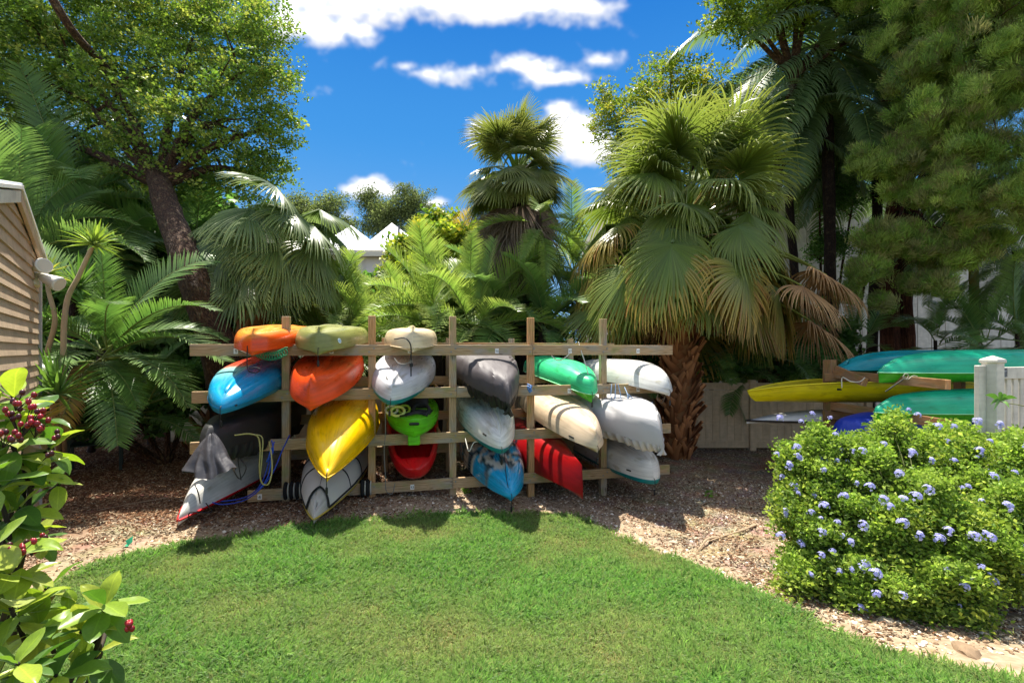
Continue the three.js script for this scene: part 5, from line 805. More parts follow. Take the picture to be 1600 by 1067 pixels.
// ---------------------------------------------------------------- flowering plumbago at the right
{
  const foot = ground(1440, 930), t = thing('plumbago_bush', 'sprawling green bush with pale blue flower clusters at the right', 'bush', foot), S = (l) => l.map(([x, y, z, r, f]) => { const p = at(x, y, z).sub(foot); return [p.x, p.y, p.z, r, f]; });
  const lumps = ([[1270, 745, 4.3, .42], [1285, 830, 4.1, .40], [1290, 900, 3.9, .34], [1360, 730, 4.3, .46], [1400, 830, 3.9, .46], [1390, 915, 3.65, .32], [1460, 720, 4.3, .46], [1490, 830, 3.8, .46], [1550, 720, 4.2, .5], [1590, 830, 3.8, .5], [1480, 910, 3.55, .28], [1440, 690, 4.5, .36], [1260, 700, 4.4, .26], [1640, 740, 4.2, .5], [1690, 830, 3.8, .5], [1245, 800, 4.2, .26], [1320, 690, 4.4, .28], [1515, 700, 4.4, .4], [1600, 690, 4.4, .35], [1560, 890, 3.6, .22], [1340, 930, 3.7, .2], [1230, 690, 4.4, .12], [1400, 650, 4.5, .12], [1270, 665, 4.4, .12], [1240, 900, 3.9, .16], [1500, 960, 3.45, .15]]).map(([x, y, z, r]) => [x + (x < 1300 ? 10 : 0), y + (y < 760 ? 30 : 0), z, r * (y < 760 ? 0.7 : 0.78)]);
  const r = rng(31), stem = M('green_stem', '#5a5f2c', 0.8), twig = new MB(), tips = [];
  for (let k = 0; k < 190; k++) { const l = S([lumps[Math.floor(r() * lumps.length)]])[0], a = r() * 6.28, b = new V3((r() - 0.5) * 1.0, 0, (r() - 0.5) * 0.5), up = k < 70, d = (up ? new V3(Math.cos(a) * 0.6, 1, Math.sin(a) * 0.6) : new V3(Math.cos(a), r() * 0.9 - 0.15, Math.sin(a))).normalize(), e = new V3(l[0], l[1], l[2]).addScaledVector(d, up ? l[3] * 1.0 + 0.14 * r() : l[3] * (0.95 + 0.75 * r() * r())); if (e.y < 0.02) e.y = 0.02; const m = b.clone().lerp(e, 0.6).add(new V3(0, 0.2, 0)); twig.tube(curve([b, m, e], 9), (q) => mix(0.007, 0.002, q), 4, undefined, false); for (const q of [0.72, 0.86, 1]) tips.push(m.clone().lerp(e, q)); }
  mesh('stems', twig.geo(), stem, t);
  const m = leafMat('plumbago_leaf', '#ffffff', 0.5, 0.2);
  crown(t, 'small', m, S(lumps), 9800, ['#8aa434', '#a2b83e', '#b4c44a', '#749230', '#5c7c28'], 32, 0.85, 'foliage', { r: 0.15, per: 12, flat: 0.7, shell: 0.5, fill: 0.25 });
  crown(t, 'small', m, tips.map((p) => [p.x, p.y, p.z, 0.055]), 1900, ['#98b83e', '#a9c24a', '#7fa032'], 33, 0.7, 'foliage', { r: 0.045, per: 2, fill: 0.4 });
  // flower clusters: five-petalled pale blue flowers in heads
  const petal = (mb, o, n, s, c) => { const u = new V3(0.3, 0.8, 0.5).cross(n).normalize(), v = n.clone().cross(u); for (let k = 0; k < 5; k++) { const a = k * 1.2566, d = u.clone().multiplyScalar(Math.cos(a)).addScaledVector(v, Math.sin(a)), e = n.clone().cross(d), i = [o, o.clone().addScaledVector(d, s * 0.6).addScaledVector(e, s * 0.33).addScaledVector(n, s * 0.1), o.clone().addScaledVector(d, s), o.clone().addScaledVector(d, s * 0.6).addScaledVector(e, -s * 0.33).addScaledVector(n, s * 0.1)].map((p) => mb.v(p, 0, 0, c)); mb.i.push(i[0], i[1], i[2], i[0], i[2], i[3]); } };
  const heads = [0, 1, 2, 3].map((q) => { const rr = rng(70 + q), mb = new MB(); for (let k = 0; k < 20; k++) { const n = new V3(rr() - 0.5, rr() * 0.9, rr() - 0.5).normalize(); petal(mb, n.clone().multiplyScalar(0.034 + 0.014 * rr()).add(new V3(0, -0.01, 0)), n, 0.0145 + 0.004 * rr(), C('#a09fec').lerp(C('#dcdcfb'), rr() * 0.9)); } return mb.geo(); });
  const fm = leafMat('plumbago_flower', '#ffffff', 0.5, 0);
  const seen = [[1212, 655], [1245, 660], [1262, 648], [1290, 655], [1238, 700], [1240, 715], [1298, 680], [1280, 735], [1215, 745], [1208, 710], [1340, 705], [1372, 695], [1410, 642], [1425, 650], [1415, 708], [1455, 668], [1480, 668], [1520, 705], [1517, 660], [1550, 665], [1540, 745], [1572, 738], [1560, 790], [1330, 755], [1350, 760], [1310, 775], [1440, 765], [1445, 720], [1420, 775], [1370, 780], [1380, 790], [1400, 780], [1240, 770], [1235, 760], [1220, 800], [1280, 790], [1276, 830], [1320, 845], [1243, 845], [1247, 850], [1275, 865], [1293, 860], [1400, 815], [1425, 835], [1455, 840], [1470, 828], [1510, 836], [1525, 832], [1533, 838], [1596, 812], [1342, 880], [1336, 885], [1358, 893], [1320, 887], [1468, 887], [1520, 884], [1494, 913], [1567, 945], [1400, 926], [1360, 925], [1335, 945], [1258, 895], [1213, 835], [1226, 727], [1300, 720], [1395, 740], [1500, 760], [1590, 700], [1480, 720], [1535, 690], [1340, 820], [1300, 815], [1260, 800], [1470, 690]];
  const inside = S(lumps);
  seen.forEach(([x, y], k) => {                                          // set each head on the outside of the bush along its own sight line
    let p = null; for (let z = 3.0; z < 4.9; z += 0.02) { const q = at(x, y, z).sub(foot); if (inside.some(([a, b, c, rad]) => Math.hypot(q.x - a, q.y - b, q.z - c) < rad * 1.28) || (z > 4.2 && y < 745)) { p = q; break; } }
    if (!p) p = at(x, y, 4.0).sub(foot);
    const o = mesh('flower_cluster', heads[k % 4], fm, t); o.position.copy(p).add(new V3(0, 0.02, 0.07)); o.rotation.set(0.5 + r() * 0.4, r() * 6, 0); o.scale.setScalar(0.45 + r() * 0.5);
  });
  for (let k = 0; k < 70; k++) {                                        // more heads over the near side and the crown of the bush
    const l = inside[Math.floor(r() * inside.length)], d = new V3((r() - 0.5) * 1.6, r() * 0.9 - 0.1, 0.25 + r()).normalize(), q = new V3(l[0], l[1], l[2]).addScaledVector(d, l[3] * 1.3);
    if (inside.some(([a, b, c, rad]) => Math.hypot(q.x - a, q.y - b, q.z - c) < rad * 0.95)) continue;
    const o = mesh('flower_cluster', heads[k % 4], fm, t); o.position.copy(q); o.rotation.set(0.4, r() * 6, 0); o.scale.setScalar(0.25 + r() * 0.45);
  }
}
// twig with glossy leaves in front of the gate post
{
  const p0 = at(1605, 636, 4.1), t = thing('leafy_sprig', 'single leafy sprig reaching in front of the white gate post', 'plant', p0), P = [new V3(0.5, -0.5, -0.1), new V3(0.2, -0.08, 0), ...[[1598, 634], [1575, 630], [1562, 627]].map(([x, y]) => at(x, y, 4.1).sub(p0))];
  mesh('stem', new MB().tube(curve(P, 14), 0.004, 5).geo(), M('green_stem', '#5a5f2c', 0.8), t);
  const m = M('sprig_leaf', '#5f8f2c', 1, { through: 0.4 });
  [[1546, 620, 0.4], [1552, 632, 0.2], [1556, 640, -0.5], [1572, 620, 0.5], [1584, 624, 0.2], [1575, 636, -0.4], [1564, 616, 0.8]].forEach(([x, y], k) => { const a = at(1564, 627, 4.1).sub(p0), b = at(x * 1.35 - 1564 * 0.35, y * 1.3 - 627 * 0.3, 4.1 - 0.04 * (k % 3)).sub(p0); const d = b.clone().sub(a), s = new V3(-d.y, d.x, 0.3 * d.x).normalize().multiplyScalar(0.02), rows = []; for (let j = 0; j <= 6; j++) { const q = j / 6, w = Math.sin(Math.PI * Math.pow(q, 0.8)); const c = a.clone().addScaledVector(d, q).add(new V3(0, 0.02 * Math.sin(q * 3), 0)); rows.push([c.clone().addScaledVector(s, -w).add(new V3(0, 0.006 * w, 0)), c, c.clone().addScaledVector(s, w).add(new V3(0, 0.006 * w, 0))]); } mesh('leaf', new MB().grid(rows).geo(), m, t); });
}

// ---------------------------------------------------------------- foreground shrub with glossy leaves and red berries
{
  const z0 = 1.25, foot = at(-60, 547, z0); foot.y = gh(foot.x, foot.z); const t = thing('berry_shrub', 'glossy leaved shrub with red berries close to the lens at the left', 'shrub', foot), r = rng(41);
  const leafGeos = [0, 1, 2, 3, 4].map((v) => { const rr = rng(300 + v), rows = [], n = 10, bend = 0.1 + 0.35 * rr(), fold = 0.12 + 0.2 * rr(), wd = 0.215 + 0.05 * rr(), cols = [];
    for (let j = 0; j <= n; j++) { const q = j / n, w = wd * Math.pow(Math.sin(Math.PI * Math.pow(q * 0.97 + 0.02, 1.35)), 0.8) * (q > 0.97 ? 0.5 : 1), y = -bend * q * q + 0.05 * Math.sin(q * 5 + v); rows.push([-1, -0.5, 0, 0.5, 1].map((k) => new V3(k * w, y + Math.abs(k) ** 1.4 * w * fold * 1.6 + 0.015 * Math.sin(q * 14 + k * 3 + v), q))); }
    return new MB().grid(rows, (j, k) => [k / 4, j / n]).geo(); });
  const veinMap = tex(128, 256, (u, v) => { const a = Math.abs(u - 0.5), mid = smooth(0.05, 0.015, a), vn = smooth(0.12, 0.02, Math.abs(((v * 9 - a * 5) % 1 + 1) % 1 - 0.5)) * 0.12, n = 0.08 * loopNoise(u, v, 5, 9, 3, 4); return [0.88 + 0.12 * mid + n + vn * 0.4, 0.90 + 0.1 * mid + n + vn * 0.4, 0.85 + 0.1 * mid + n]; });
  const lm = ['#98b52a', '#b9cb3a', '#739a26', '#557f20', '#aeb83a'].map((h, k) => M('glossy_leaf_' + k, h, 1, { through: 0.5, map: veinMap, specularIntensity: 0.4, clearcoat: 0.6, clearcoatRoughness: 0.3 })), dry = M('dry_leaf', '#a9805a', 1, { through: 0.2, map: veinMap });
  const stemM = M('shrub_stem', '#6f6a3c', 0.8, { map: T.bark }), X = new THREE.Matrix4();
  const addLeaf = (p, dir, len, roll, m) => { const o = mesh('leaf', leafGeos[Math.floor(r() * 5)], m, t), zz = dir.clone().normalize(), up = new V3(0, 1, 0).addScaledVector(zz, -zz.y), xx = up.lengthSq() < 0.02 ? new V3(1, 0, 0) : up.normalize().cross(zz).normalize(), yy = zz.clone().cross(xx); X.makeBasis(xx, yy, zz); o.quaternion.setFromRotationMatrix(X); o.rotateZ(roll); o.position.copy(p); o.scale.setScalar(len); };
  const stems = [];
  const rosette = (px, py, z, n, len, ax = [0, 1, 0.3]) => {
    const c = at(px, py, z).sub(foot), a = new V3(...ax).normalize(), u = new V3(0.2, 0.1, 1).cross(a).normalize(), w = a.clone().cross(u); stems.push([c, a]);
    for (let k = 0; k < n; k++) { const q = k * 2.399 + r() * 0.4, open = mix(0.55, 1.75, k / n) + (r() - 0.5) * 0.3, d = a.clone().multiplyScalar(Math.cos(open)).addScaledVector(u, Math.sin(open) * Math.cos(q)).addScaledVector(w, Math.sin(open) * Math.sin(q)); addLeaf(c.clone().addScaledVector(a, 0.02 - 0.05 * k / n), d, len * (0.75 + 0.45 * r()), (r() - 0.5) * 0.9, r() < 0.012 ? dry : lm[Math.floor(r() * 5)]); }
  };
  rosette(22, 628, 1.25, 9, 0.10, [-0.1, 1, 0.2]); rosette(-25, 660, 1.2, 9, 0.11); rosette(70, 705, 1.3, 10, 0.085, [0.9, 0.5, 0.3]); rosette(20, 700, 1.2, 10, 0.09, [0.2, 1, 0.6]); rosette(85, 760, 1.32, 7, 0.07, [0.9, 0.3, 0.3]); rosette(-10, 760, 1.15, 9, 0.1); rosette(30, 800, 1.22, 8, 0.08, [0.5, 0.8, 0.6]); rosette(60, 845, 1.3, 7, 0.06, [0.8, 0.3, 0.4]);
  rosette(-5, 725, 1.2, 10, 0.09, [0.5, 0.8, 0.4]); rosette(52, 745, 1.25, 9, 0.075, [0.6, 0.7, 0.4]); rosette(45, 655, 1.3, 9, 0.08, [0.4, 0.9, 0.2]); rosette(0, 820, 1.2, 10, 0.085, [0.4, 0.7, 0.6]); rosette(15, 905, 1.1, 9, 0.085, [0.4, 0.8, 0.6]); rosette(40, 830, 1.28, 8, 0.065, [0.6, 0.6, 0.5]); rosette(70, 925, 1.15, 7, 0.07, [0.6, 0.7, 0.5]); rosette(130, 990, 1.1, 8, 0.075, [0.3, 0.6, 0.7]);
  rosette(-15, 870, 1.05, 8, 0.11, [0.4, 0.8, 0.5]); rosette(160, 955, 1.12, 12, 0.085, [0.5, 1, 0.3]); rosette(108, 965, 1.16, 9, 0.075, [0.2, 0.9, 0.5]); rosette(60, 985, 1.1, 10, 0.09, [0.2, 0.9, 0.6]); rosette(20, 960, 1.05, 10, 0.1); rosette(25, 1045, 0.95, 9, 0.09, [0.5, 0.8, 0.4]); rosette(90, 1060, 1.02, 10, 0.08, [0.3, 0.7, 0.6]); rosette(-10, 1070, 0.95, 9, 0.1); rosette(150, 1030, 1.15, 6, 0.08, [0.4, -0.2, 0.6]);
  for (const [c, a] of stems) { const f = new V3((r() - 0.5) * 0.15 - 0.1, 0, (r() - 0.5) * 0.2), m1 = c.clone().addScaledVector(a, -0.12); m1.y -= 0.03; mesh('stem', new MB().tube(curve([f, f.clone().lerp(m1, 0.6).add(new V3(-0.06, 0, 0)), m1, c.clone().addScaledVector(a, 0.02)], 12), (q) => mix(0.009, 0.004, q), 6).geo(), stemM, t); }
  const berryG = new THREE.SphereGeometry(0.0055, 10, 8), bm = [M('berry_red', '#7a0d18', 0.35), M('berry_dark', '#430a12', 0.4), M('berry_bright', '#98182a', 0.35)];
  for (const [px, py, z, n, s] of [[38, 652, 1.1, 18, 0.035], [60, 665, 1.1, 10, 0.02], [10, 680, 1.05, 8, 0.02], [85, 680, 1.15, 3, 0.012], [72, 712, 1.15, 2, 0.01], [55, 850, 1.12, 14, 0.022], [203, 977, 1.08, 8, 0.012], [30, 855, 1.05, 6, 0.02], [30, 622, 1.05, 6, 0.02]]) { const c = at(px, py, z).sub(foot); for (let k = 0; k < n; k++) { const p = c.clone().add(new V3((r() - 0.5) * 2, (r() - 0.5) * 1.3, (r() - 0.5) * 1.5).multiplyScalar(s)), o = mesh('berry', berryG, bm[Math.floor(r() * 3)], t); o.position.copy(p); o.scale.set(1, 1.15 + 0.3 * r(), 1); mesh('berry_stalk', pick('bst', () => new THREE.CylinderGeometry(0.001, 0.001, 1, 4)), stemM, t); const st = t.children[t.children.length - 1], e = c.clone().add(new V3(-0.02, -s * 1.5, -0.01)), l = e.distanceTo(p); st.position.copy(p).lerp(e, 0.5); st.scale.y = l; st.quaternion.setFromUnitVectors(new V3(0, 1, 0), e.sub(p).normalize()); } }
}

// ---------------------------------------------------------------- lawn, mulch, litter
{
  const r = rng(51), mb = new MB();
  for (let k = 0; k < 12; k++) { const a = r() * 6.28, o = new V3((r() - 0.5) * 0.08, -0.005, (r() - 0.5) * 0.07), l = 0.022 + 0.036 * r() * r(), d = new V3(Math.cos(a) * 0.55, 1, Math.sin(a) * 0.55), s = new V3(-Math.sin(a), 0, Math.cos(a)).multiplyScalar(0.0026), c = new THREE.Color().setScalar(0.7 + 0.6 * r()); const m = o.clone().addScaledVector(d, l * 0.6), e = o.clone().addScaledVector(d, l).add(new V3(Math.cos(a) * l * 0.5, -l * 0.1, Math.sin(a) * l * 0.5)); const i = [o.clone().add(s), o.clone().sub(s), m.clone().add(s), m.clone().sub(s), e].map((p) => mb.v(p, 0, 0, c)); mb.i.push(i[0], i[1], i[3], i[0], i[3], i[2], i[2], i[3], i[4]); }
  const list = [], Q = (a, b) => new THREE.Quaternion().setFromEuler(new THREE.Euler(b ? (r() - 0.5) * b : 0, a, b ? (r() - 0.5) * b : 0));
  const tint = ['#5f9234', '#6c9c3c', '#52822e', '#80a44a', '#74a83a'];
  for (let k = 0; k < 150000; k++) {
    const z = -(1.9 + 4.0 * Math.pow(r(), 1.35)), x = (r() - 0.5) * 2.4 * -z; const s = lawnSide(x, z) + 0.10 * noise(x * 5, z * 5, 3);
    if (s < -0.05) continue; const n = fbm(x * 1.1, z * 1.1, 7, 3), thin = smooth(-0.5, 0.1, n) * smooth(-0.06, 0.25, s + 0.1 * r()) ;
    const bare = fbm(x * 2.4 + 7, z * 2.4, 3, 3); if (r() > 0.3 + 0.7 * thin || (bare < -0.16 && r() < 0.5)) continue;
    const c = C(tint[Math.floor(r() * 5)]).lerp(C('#9c985a'), clamp(0.16 - 0.9 * n + (r() < 0.12 ? 0.5 : 0))).multiplyScalar(0.75 + 0.5 * r());
    list.push([new V3(x, gh(x, z), z), Q(r() * 6.3, 0.5), (0.75 + 0.6 * r()) * (0.8 + 0.35 * smooth(0, 0.4, n + 0.2) + (s < 0.12 ? 0.25 : 0)), c]);
  }
  const g = inst('grass', mb.geo(), leafMat('grass_blade', '#ffffff', 0.5, 0.1), scene, list, 'stuff'); g.userData.label = 'mown lawn of short green grass in front of the rack'; g.userData.category = 'grass';
  // bark chips and dry leaf litter
  const chip = new THREE.BoxGeometry(0.034, 0.004, 0.009, 3, 1, 1), cp = chip.attributes.position; for (let k = 0; k < cp.count; k++) cp.setY(k, cp.getY(k) + 0.004 * Math.cos(cp.getX(k) * 80)); chip.computeVertexNormals();
  const chips = [], tints = ['#664631', '#78553d', '#8a6a51', '#58402f', '#9f8468', '#ae9a80'], pale = ['#a8997f', '#b6a78c', '#978770', '#827361'];
  for (let k = 0; k < 230000 && chips.length < 95000; k++) {
    const z = -(3.2 + 8 * Math.pow(r(), 1.25)), x = (r() - 0.5) * 2.5 * -z; if (lawnSide(x, z) > 0.02 + 0.1 * r()) continue;
    const s = sandAt(x, z); if (r() < s * 0.78) continue; const red = smooth(-0.6, -2.6, x) * smooth(-4.6, -5.4, z) , n = fbm(x * 2, z * 2, 8, 3); if (r() < (n < 0.0 ? 0.85 : 0.45) * (1 - red)) continue;
    const c = C(r() < 0.45 + 0.5 * red ? tints[Math.floor(r() * (red > 0.4 ? 5 : 6))] : pale[Math.floor(r() * 4)]).multiplyScalar(0.75 + 0.5 * r());
    chips.push([new V3(x, gh(x, z) + 0.004 + 0.012 * r(), z), Q(r() * 6.3, 0.9), new V3(0.5 + 0.9 * r(), 0.8 + r(), 0.5 + 0.9 * r()), c]);
  }
  const m = inst('mulch', chip, M('bark_chip', '#ffffff', 0.95, { specularIntensity: 0.2 }), scene, chips, 'stuff'); m.userData.label = 'brown bark mulch scattered under the rack and trees'; m.userData.category = 'mulch';
  // crumbs of dry soil and shell on the bare ground
  const peb = new THREE.IcosahedronGeometry(0.011, 0); peb.scale(1.3, 0.6, 1); const pl = [];
  for (let k = 0; k < 60000 && pl.length < 26000; k++) { const z = -(3.0 + 4.5 * r()), x = (r() - 0.35) * 2.2 * -z; if (lawnSide(x, z) > 0.0) continue; pl.push([new V3(x, gh(x, z) + 0.002, z), Q(r() * 6.3, 1), 0.25 + 1.3 * r() ** 5 + 0.4 * r(), C(['#9a8265', '#7c6650', '#c9b89c', '#5f4a38', '#d9d0c0'][Math.floor(r() * 5)])]); }
  const pe = inst('gravel', peb, M('crumb', '#ffffff', 0.95, { specularIntensity: 0.2 }), scene, pl, 'stuff'); pe.userData.label = 'crumbs of soil and shell on the sandy ground'; pe.userData.category = 'gravel';
}
{ // stones, sticks, weeds one can count
  const r = rng(61), sm = [M('pale_stone', '#b9ab95', 0.9, { map: T.grime }), M('brown_stone', '#8a745c', 0.9, { map: T.grime })];
  const rock = (seed) => { const g = new THREE.IcosahedronGeometry(1, 2), p = g.attributes.position; for (let k = 0; k < p.count; k++) { const v = new V3(p.getX(k), p.getY(k), p.getZ(k)); v.multiplyScalar(1 + 0.35 * noise(v.x * 1.4 + seed, v.y * 1.4, v.z * 1.4)); p.setXYZ(k, v.x, v.y * 0.55, v.z); } return toCreasedNormals(g, 0.5); }, gs = [rock(1), rock(5), rock(9)];
  [[1052, 848, .05, 'pale stone lying left of the forked stick on the bare ground'], [1130, 851, .045, 'tan stone just below the forked stick'], [1160, 873, .04, 'small tan stone between the stick and the lawn edge'], [1020, 855, .035, 'small stone on the bare ground nearest the rack shadow'], [1385, 970, .055, 'stone at the foot of the flowering bush'], [1512, 1018, .09, 'largest pale flat stone at the lower right corner'], [1545, 1035, .04, 'small stone below the largest flat stone'], [1320, 965, .04, 'brown stone by the lawn edge under the bush'], [1100, 880, .03, 'small stone on the sandy run beside the lawn']].forEach(([x, y, s, lab], k) => { const p = ground(x, y), o = tag(mesh('stone', gs[k % 3], sm[k % 2], scene), lab, 'stone'); o.position.copy(p); o.scale.set(s, s * 0.8, s * 0.8); o.rotation.y = r() * 6; });
  const stick = (pts, rad, lab) => { const P = curve(pts.map(([x, y, h]) => ground(x, y).add(new V3(0, h ?? 0.02, 0))), 20); tag(mesh('stick', new MB().tube(P, (t) => rad * 0.7 * (1 - 0.6 * t) * (1 + 0.3 * Math.sin(t * 23)), 6).geo(), M('dry_stick', '#a8937a', 0.95, { map: T.grime })), lab, 'stick'); };
  stick([[1182, 822], [1160, 834, .04], [1130, 842, .03], [1108, 850, .03]], 0.018, 'curved pale stick lying on the bare ground left of the bush'); stick([[1120, 842], [1105, 850, 0.05], [1092, 862]], 0.022, 'short dark root stub at the lower end of the curved stick'); stick([[1096, 792], [1105, 788, .03], [1118, 786]], 0.012, 'thin twig beside the small green weed'); stick([[262, 780], [210, 790, .03], [150, 800]], 0.012, 'long thin twig across the shaded mulch at the left'); stick([[155, 858], [184, 852]], 0.012, 'short dark twig on the pale sand at the left'); stick([[1290, 985], [1330, 997, .02], [1370, 998]], 0.012, 'dark twig beside the lawn at the lower right'); stick([[1150, 725], [1180, 728], [1215, 722]], 0.012, 'twig under the dried frond by the fence');
  const weedG = leafCluster(9, 26, 0.12, 0.07, 0.22), wm = leafMat('weed_leaf', '#6c9a2c', 0.5, 0.1);
  [[1108, 776, 0.9, 'small green weed on the bare ground right of the rack'], [728, 772, 0.8, 'small weed under the rack by the third post'], [805, 768, 0.3, 'tiny weed under the blue kayak']].forEach(([x, y, s, lab], k) => { const p = ground(x, y), o = tag(mesh('weed', weedG, wm), lab, 'weed'); o.position.copy(p).add(new V3(0, 0.04 * s, 0)); o.scale.set(s, s * 0.9, s); o.rotation.y = k * 2; });
  // dried palm frond tuft on the ground
  const p = ground(1188, 734), t = tag(mesh('dried_frond', fanLeaf({ elev: 60, seed: 91, droop: 0.15, petiole: 0.04, base: '#a87c50', tip: '#c79a68', segs: 30, spread: 1.9, width: 0.8 }), deadM), 'spiky dried brown frond standing on the ground by the fence', 'dried frond'); t.position.copy(p).add(new V3(0, -0.03, 0)); t.scale.setScalar(0.62); t.rotation.y = 0.2;
  const q = ground(262, 815), lf = tag(mesh('leaf', leafCluster(4, 2, 0.01, 0.07, 0.4), M('teal_leaf', '#2c9a72', 0.5)), 'single bright green leaf on the pale sand at the left', 'leaf'); lf.position.copy(q).add(new V3(0, 0.01, 0)); lf.position.copy(ground(200, 855)).add(new V3(0, 0.012, 0));
}

// ---------------------------------------------------------------- ropes, cords and straps
{
  const rope = (label, cat, color, rad, pts, o = {}) => { const P = curve(pts.map(([x, y, z]) => at(x, y, z)), o.n ?? 60); return tag(mesh(o.name ?? 'rope', new MB().tube(P, rad, 6).geo(), M('cord_' + color, color, 0.75)), label, cat); };
  rope('blue rope looped below the black covered kayak', 'rope', '#1e3fa8', 0.0075, [[452, 680, 5.7], [440, 705, 5.5], [425, 740, 5.35], [405, 765, 5.3], [380, 782, 5.3], [345, 788, 5.3], [328, 783, 5.35], [350, 783, 5.45], [385, 776, 5.5], [408, 755, 5.4], [420, 720, 5.4], [428, 690, 5.5]]);
  rope('second blue rope hanging over the white canoe in a knot', 'rope', '#2350b8', 0.007, [[424, 688, 5.5], [426, 706, 5.4], [416, 722, 5.35], [420, 712, 5.33], [424, 700, 5.4], [418, 745, 5.35], [398, 772, 5.3]]);
  rope('pale green rope strap draped over the black cover', 'rope', '#a8a05e', 0.008, [[366, 680, 4.95], [390, 678, 5.1], [402, 682, 5.15], [406, 700, 5.15], [405, 735, 5.15], [410, 756, 5.2], [418, 757, 5.2], [424, 740, 5.25], [424, 715, 5.3], [420, 690, 5.45]]);
  rope('pale green rope strap hanging beside the first post', 'rope', '#9c985c', 0.007, [[395, 679, 5.12], [408, 682, 5.16], [409, 710, 5.12], [406, 745, 5.12]]);
  rope('thin black cord under the white canoe tip', 'cord', '#17151a', 0.006, [[321, 786, 4.95], [330, 800, 5.0], [296, 801, 4.9], [294, 812, 4.9]]);
  rope('black cord around the white canoe hull', 'cord', '#2a2622', 0.006, [[304, 757, 4.78], [309, 770, 4.72], [312, 786, 4.86]]);
  rope('black cord laced across the middle of the white canoe', 'cord', '#2a2622', 0.006, [[360, 727, 4.9], [374, 748, 4.95], [384, 730, 4.95], [372, 716, 4.95], [376, 750, 4.98]]);
  const coil = []; for (let k = 0; k <= 130; k++) { const q = k / 130; coil.push([mix(396, 447, q) + 5 * Math.cos(k * 0.62), 548 + 9 * Math.sin(q * 3.1) + 6 * Math.sin(k * 0.62) , 5.5]); }
  rope('green coiled lock cable hanging on the top board', 'cable', '#1d8a5a', 0.005, coil, { n: 300, name: 'cable' });
  rope('black lock cable from the orange kayak down to the blue one', 'cable', '#121212', 0.006, [[386, 540, 5.3], [386, 575, 5.25], [390, 581, 5.2], [400, 582, 5.2], [406, 577, 5.2], [398, 574, 5.2], [388, 577, 5.2]], { name: 'cable' });
  rope('black cable hanging in loops behind the first post', 'cable', '#121212', 0.006, [[458, 556, 6.2], [462, 565, 6.2], [455, 574, 6.2], [464, 578, 6.2], [456, 586, 6.2], [463, 584, 6.2], [456, 600, 6.1], [460, 625, 6.0]], { name: 'cable' });
  rope('black cable lock hanging from the cream kayak', 'cable', '#141414', 0.008, [[616, 530, 5.75], [634, 529, 5.6], [641, 538, 5.6], [642, 560, 5.6], [642, 575, 5.62], [642, 588, 5.62]], { name: 'cable' });
  rope('grey cable sagging from the lock below the cream kayak', 'cable', '#8a8a84', 0.005, [[616, 560, 5.8], [622, 567, 5.75], [632, 569, 5.7], [641, 565, 5.65]], { name: 'cable' });
  { const p = at(642.5, 566, 5.6), l = thing('padlock', 'black padlock on the cable below the cream kayak', 'padlock', p); part('body', l, 0.04, 0.05, 0.025, [0, -0.03, 0], black, 0); mesh('shackle', new THREE.TorusGeometry(0.015, 0.004, 6, 14, Math.PI), M('galvanised_steel', '#8c8c88', 0.45, { metalness: 0.8 }), l); }
  rope('thin grey cord hanging by the lime green kayak', 'cord', '#77756c', 0.006, [[601, 625, 5.9], [602, 680, 5.95], [600, 700, 5.95], [602, 745, 5.95], [604, 768, 5.95], [612, 772, 5.95], [617, 755, 5.95]]);
  rope('thin white rope falling from the top board to the mint kayak', 'rope', '#d8d4c8', 0.007, [[904, 534, 6.75], [908, 548, 6.7], [914, 566, 6.65], [920, 590, 6.6], [921, 606, 6.58]]);
  rope('white rope loop sagging below plate seventeen', 'rope', '#cfcbbf', 0.007, [[860, 552, 6.62], [866, 560, 6.6], [874, 563, 6.6], [884, 558, 6.6], [891, 551, 6.64]]);
  for (const [k, pts] of [[0, [[956, 600, 6.8], [955, 620, 6.75], [959, 628, 6.75], [962, 605, 6.8]]], [1, [[962, 600, 6.8], [961, 630, 6.74], [958, 640, 6.72], [964, 645, 6.72]]], [2, [[966, 600, 6.8], [970, 620, 6.75], [969, 632, 6.72]]], [3, [[976, 605, 6.8], [981, 618, 6.7], [980, 630, 6.7], [983, 625, 6.7], [981, 616, 6.7], [992, 625, 6.6], [1006, 630, 6.5], [1020, 629, 6.5]]]]) rope(['blue flecked white rope, first hanging loop beside the last post', 'blue flecked white rope reaching lowest beside the last post', 'blue flecked white rope, short strand beside the last post', 'blue flecked white rope trailing across the silver cover'][k], 'rope', '#9db4cf', 0.007, pts, { n: 30 });
  rope('blue and white rope bundle tied at the grey cover\'s corner', 'rope', '#5f86b8', 0.010, [[824, 600, 6.2], [830, 604, 6.15], [825, 608, 6.15], [831, 611, 6.15], [824, 603, 6.12], [828, 613, 6.12], [831, 602, 6.12]], { n: 40 });
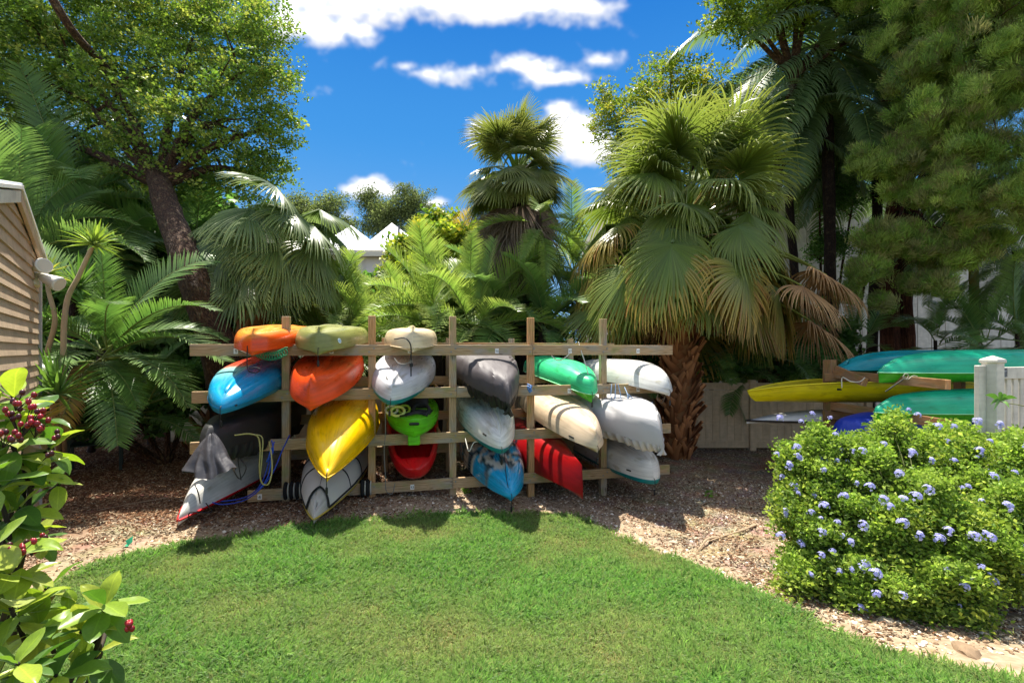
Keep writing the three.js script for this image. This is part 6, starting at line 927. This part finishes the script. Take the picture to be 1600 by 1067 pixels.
  rope('white cord along the rack edge beside the camouflage kayak', 'cord', '#d5d2c6', 0.006, [[727, 685, 6.3], [729, 694, 6.2], [733, 705, 6.1], [741, 691, 6.1], [748, 690, 6.1], [750, 683, 6.15], [755, 680, 6.15], [761, 684, 6.15], [762, 690, 6.15]]);
  rope('black cord down the middle of the camouflage kayak', 'cord', '#15181a', 0.005, [[785, 686, 5.9], [788, 710, 5.85], [791, 745, 5.72], [794, 762, 5.64]]);
  rope('tangle of dry brown string at the white kayak bow', 'string', '#6b5a45', 0.005, [[1040, 606, 6.5], [1036, 618, 6.5], [1030, 612, 6.5], [1028, 626, 6.5], [1038, 622, 6.5], [1042, 612, 6.5], [1034, 630, 6.5], [1026, 620, 6.5]]);
  rope('pale rope knotted on the upper arm of the right rack', 'rope', '#c9c4b2', 0.007, [[1316, 606, 6.7], [1317, 590, 6.7], [1330, 596, 6.6], [1345, 596, 6.6], [1352, 590, 6.6]]);
  rope('coiled cord hanging on the arm under the sea green kayak', 'cord', '#9a9a86', 0.006, [[1413, 588, 5.9], [1417, 592, 5.9], [1420, 586, 5.9], [1415, 584, 5.9], [1412, 590, 5.9], [1418, 593, 5.9], [1428, 587, 5.9], [1434, 588, 5.9]]);
  rope('dark strap slanting up from the lower sea green kayak', 'strap', '#3a3d38', 0.008, [[1384, 612, 6.1], [1400, 601, 6.05], [1416, 590, 6.0]]);
  // striped bumper pads on the bottom board
  const pad = (label, px, py, z, n) => { const p = at(px, py, z), g = thing('bumper_pad', label, 'pad', p); g.rotation.y = TH; for (let k = 0; k < n; k++) { const o = mesh(k % 2 ? 'pale_cord' : 'pad', new THREE.TorusGeometry(0.068, k % 2 ? 0.008 : 0.022, 8, 18), k % 2 ? M('cord_pale', '#bdb8a8', 0.8) : M('black_foam', '#161616', 0.9), g); o.rotation.y = Math.PI / 2; o.position.x = k * 0.034; o.scale.set(0.8, 1.25, 1); } };
  pad('black pad with pale cords wrapped on the bottom board by the first post', 446, 767, 5.83, 6); pad('black pad with pale cord wrapped on the bottom board by the second post', 566, 763, 6.03, 4);
}
scene.traverse((o) => { if (o.isMesh) { o.castShadow = true; o.receiveShadow = true; } });
renderer.render(scene, camera);
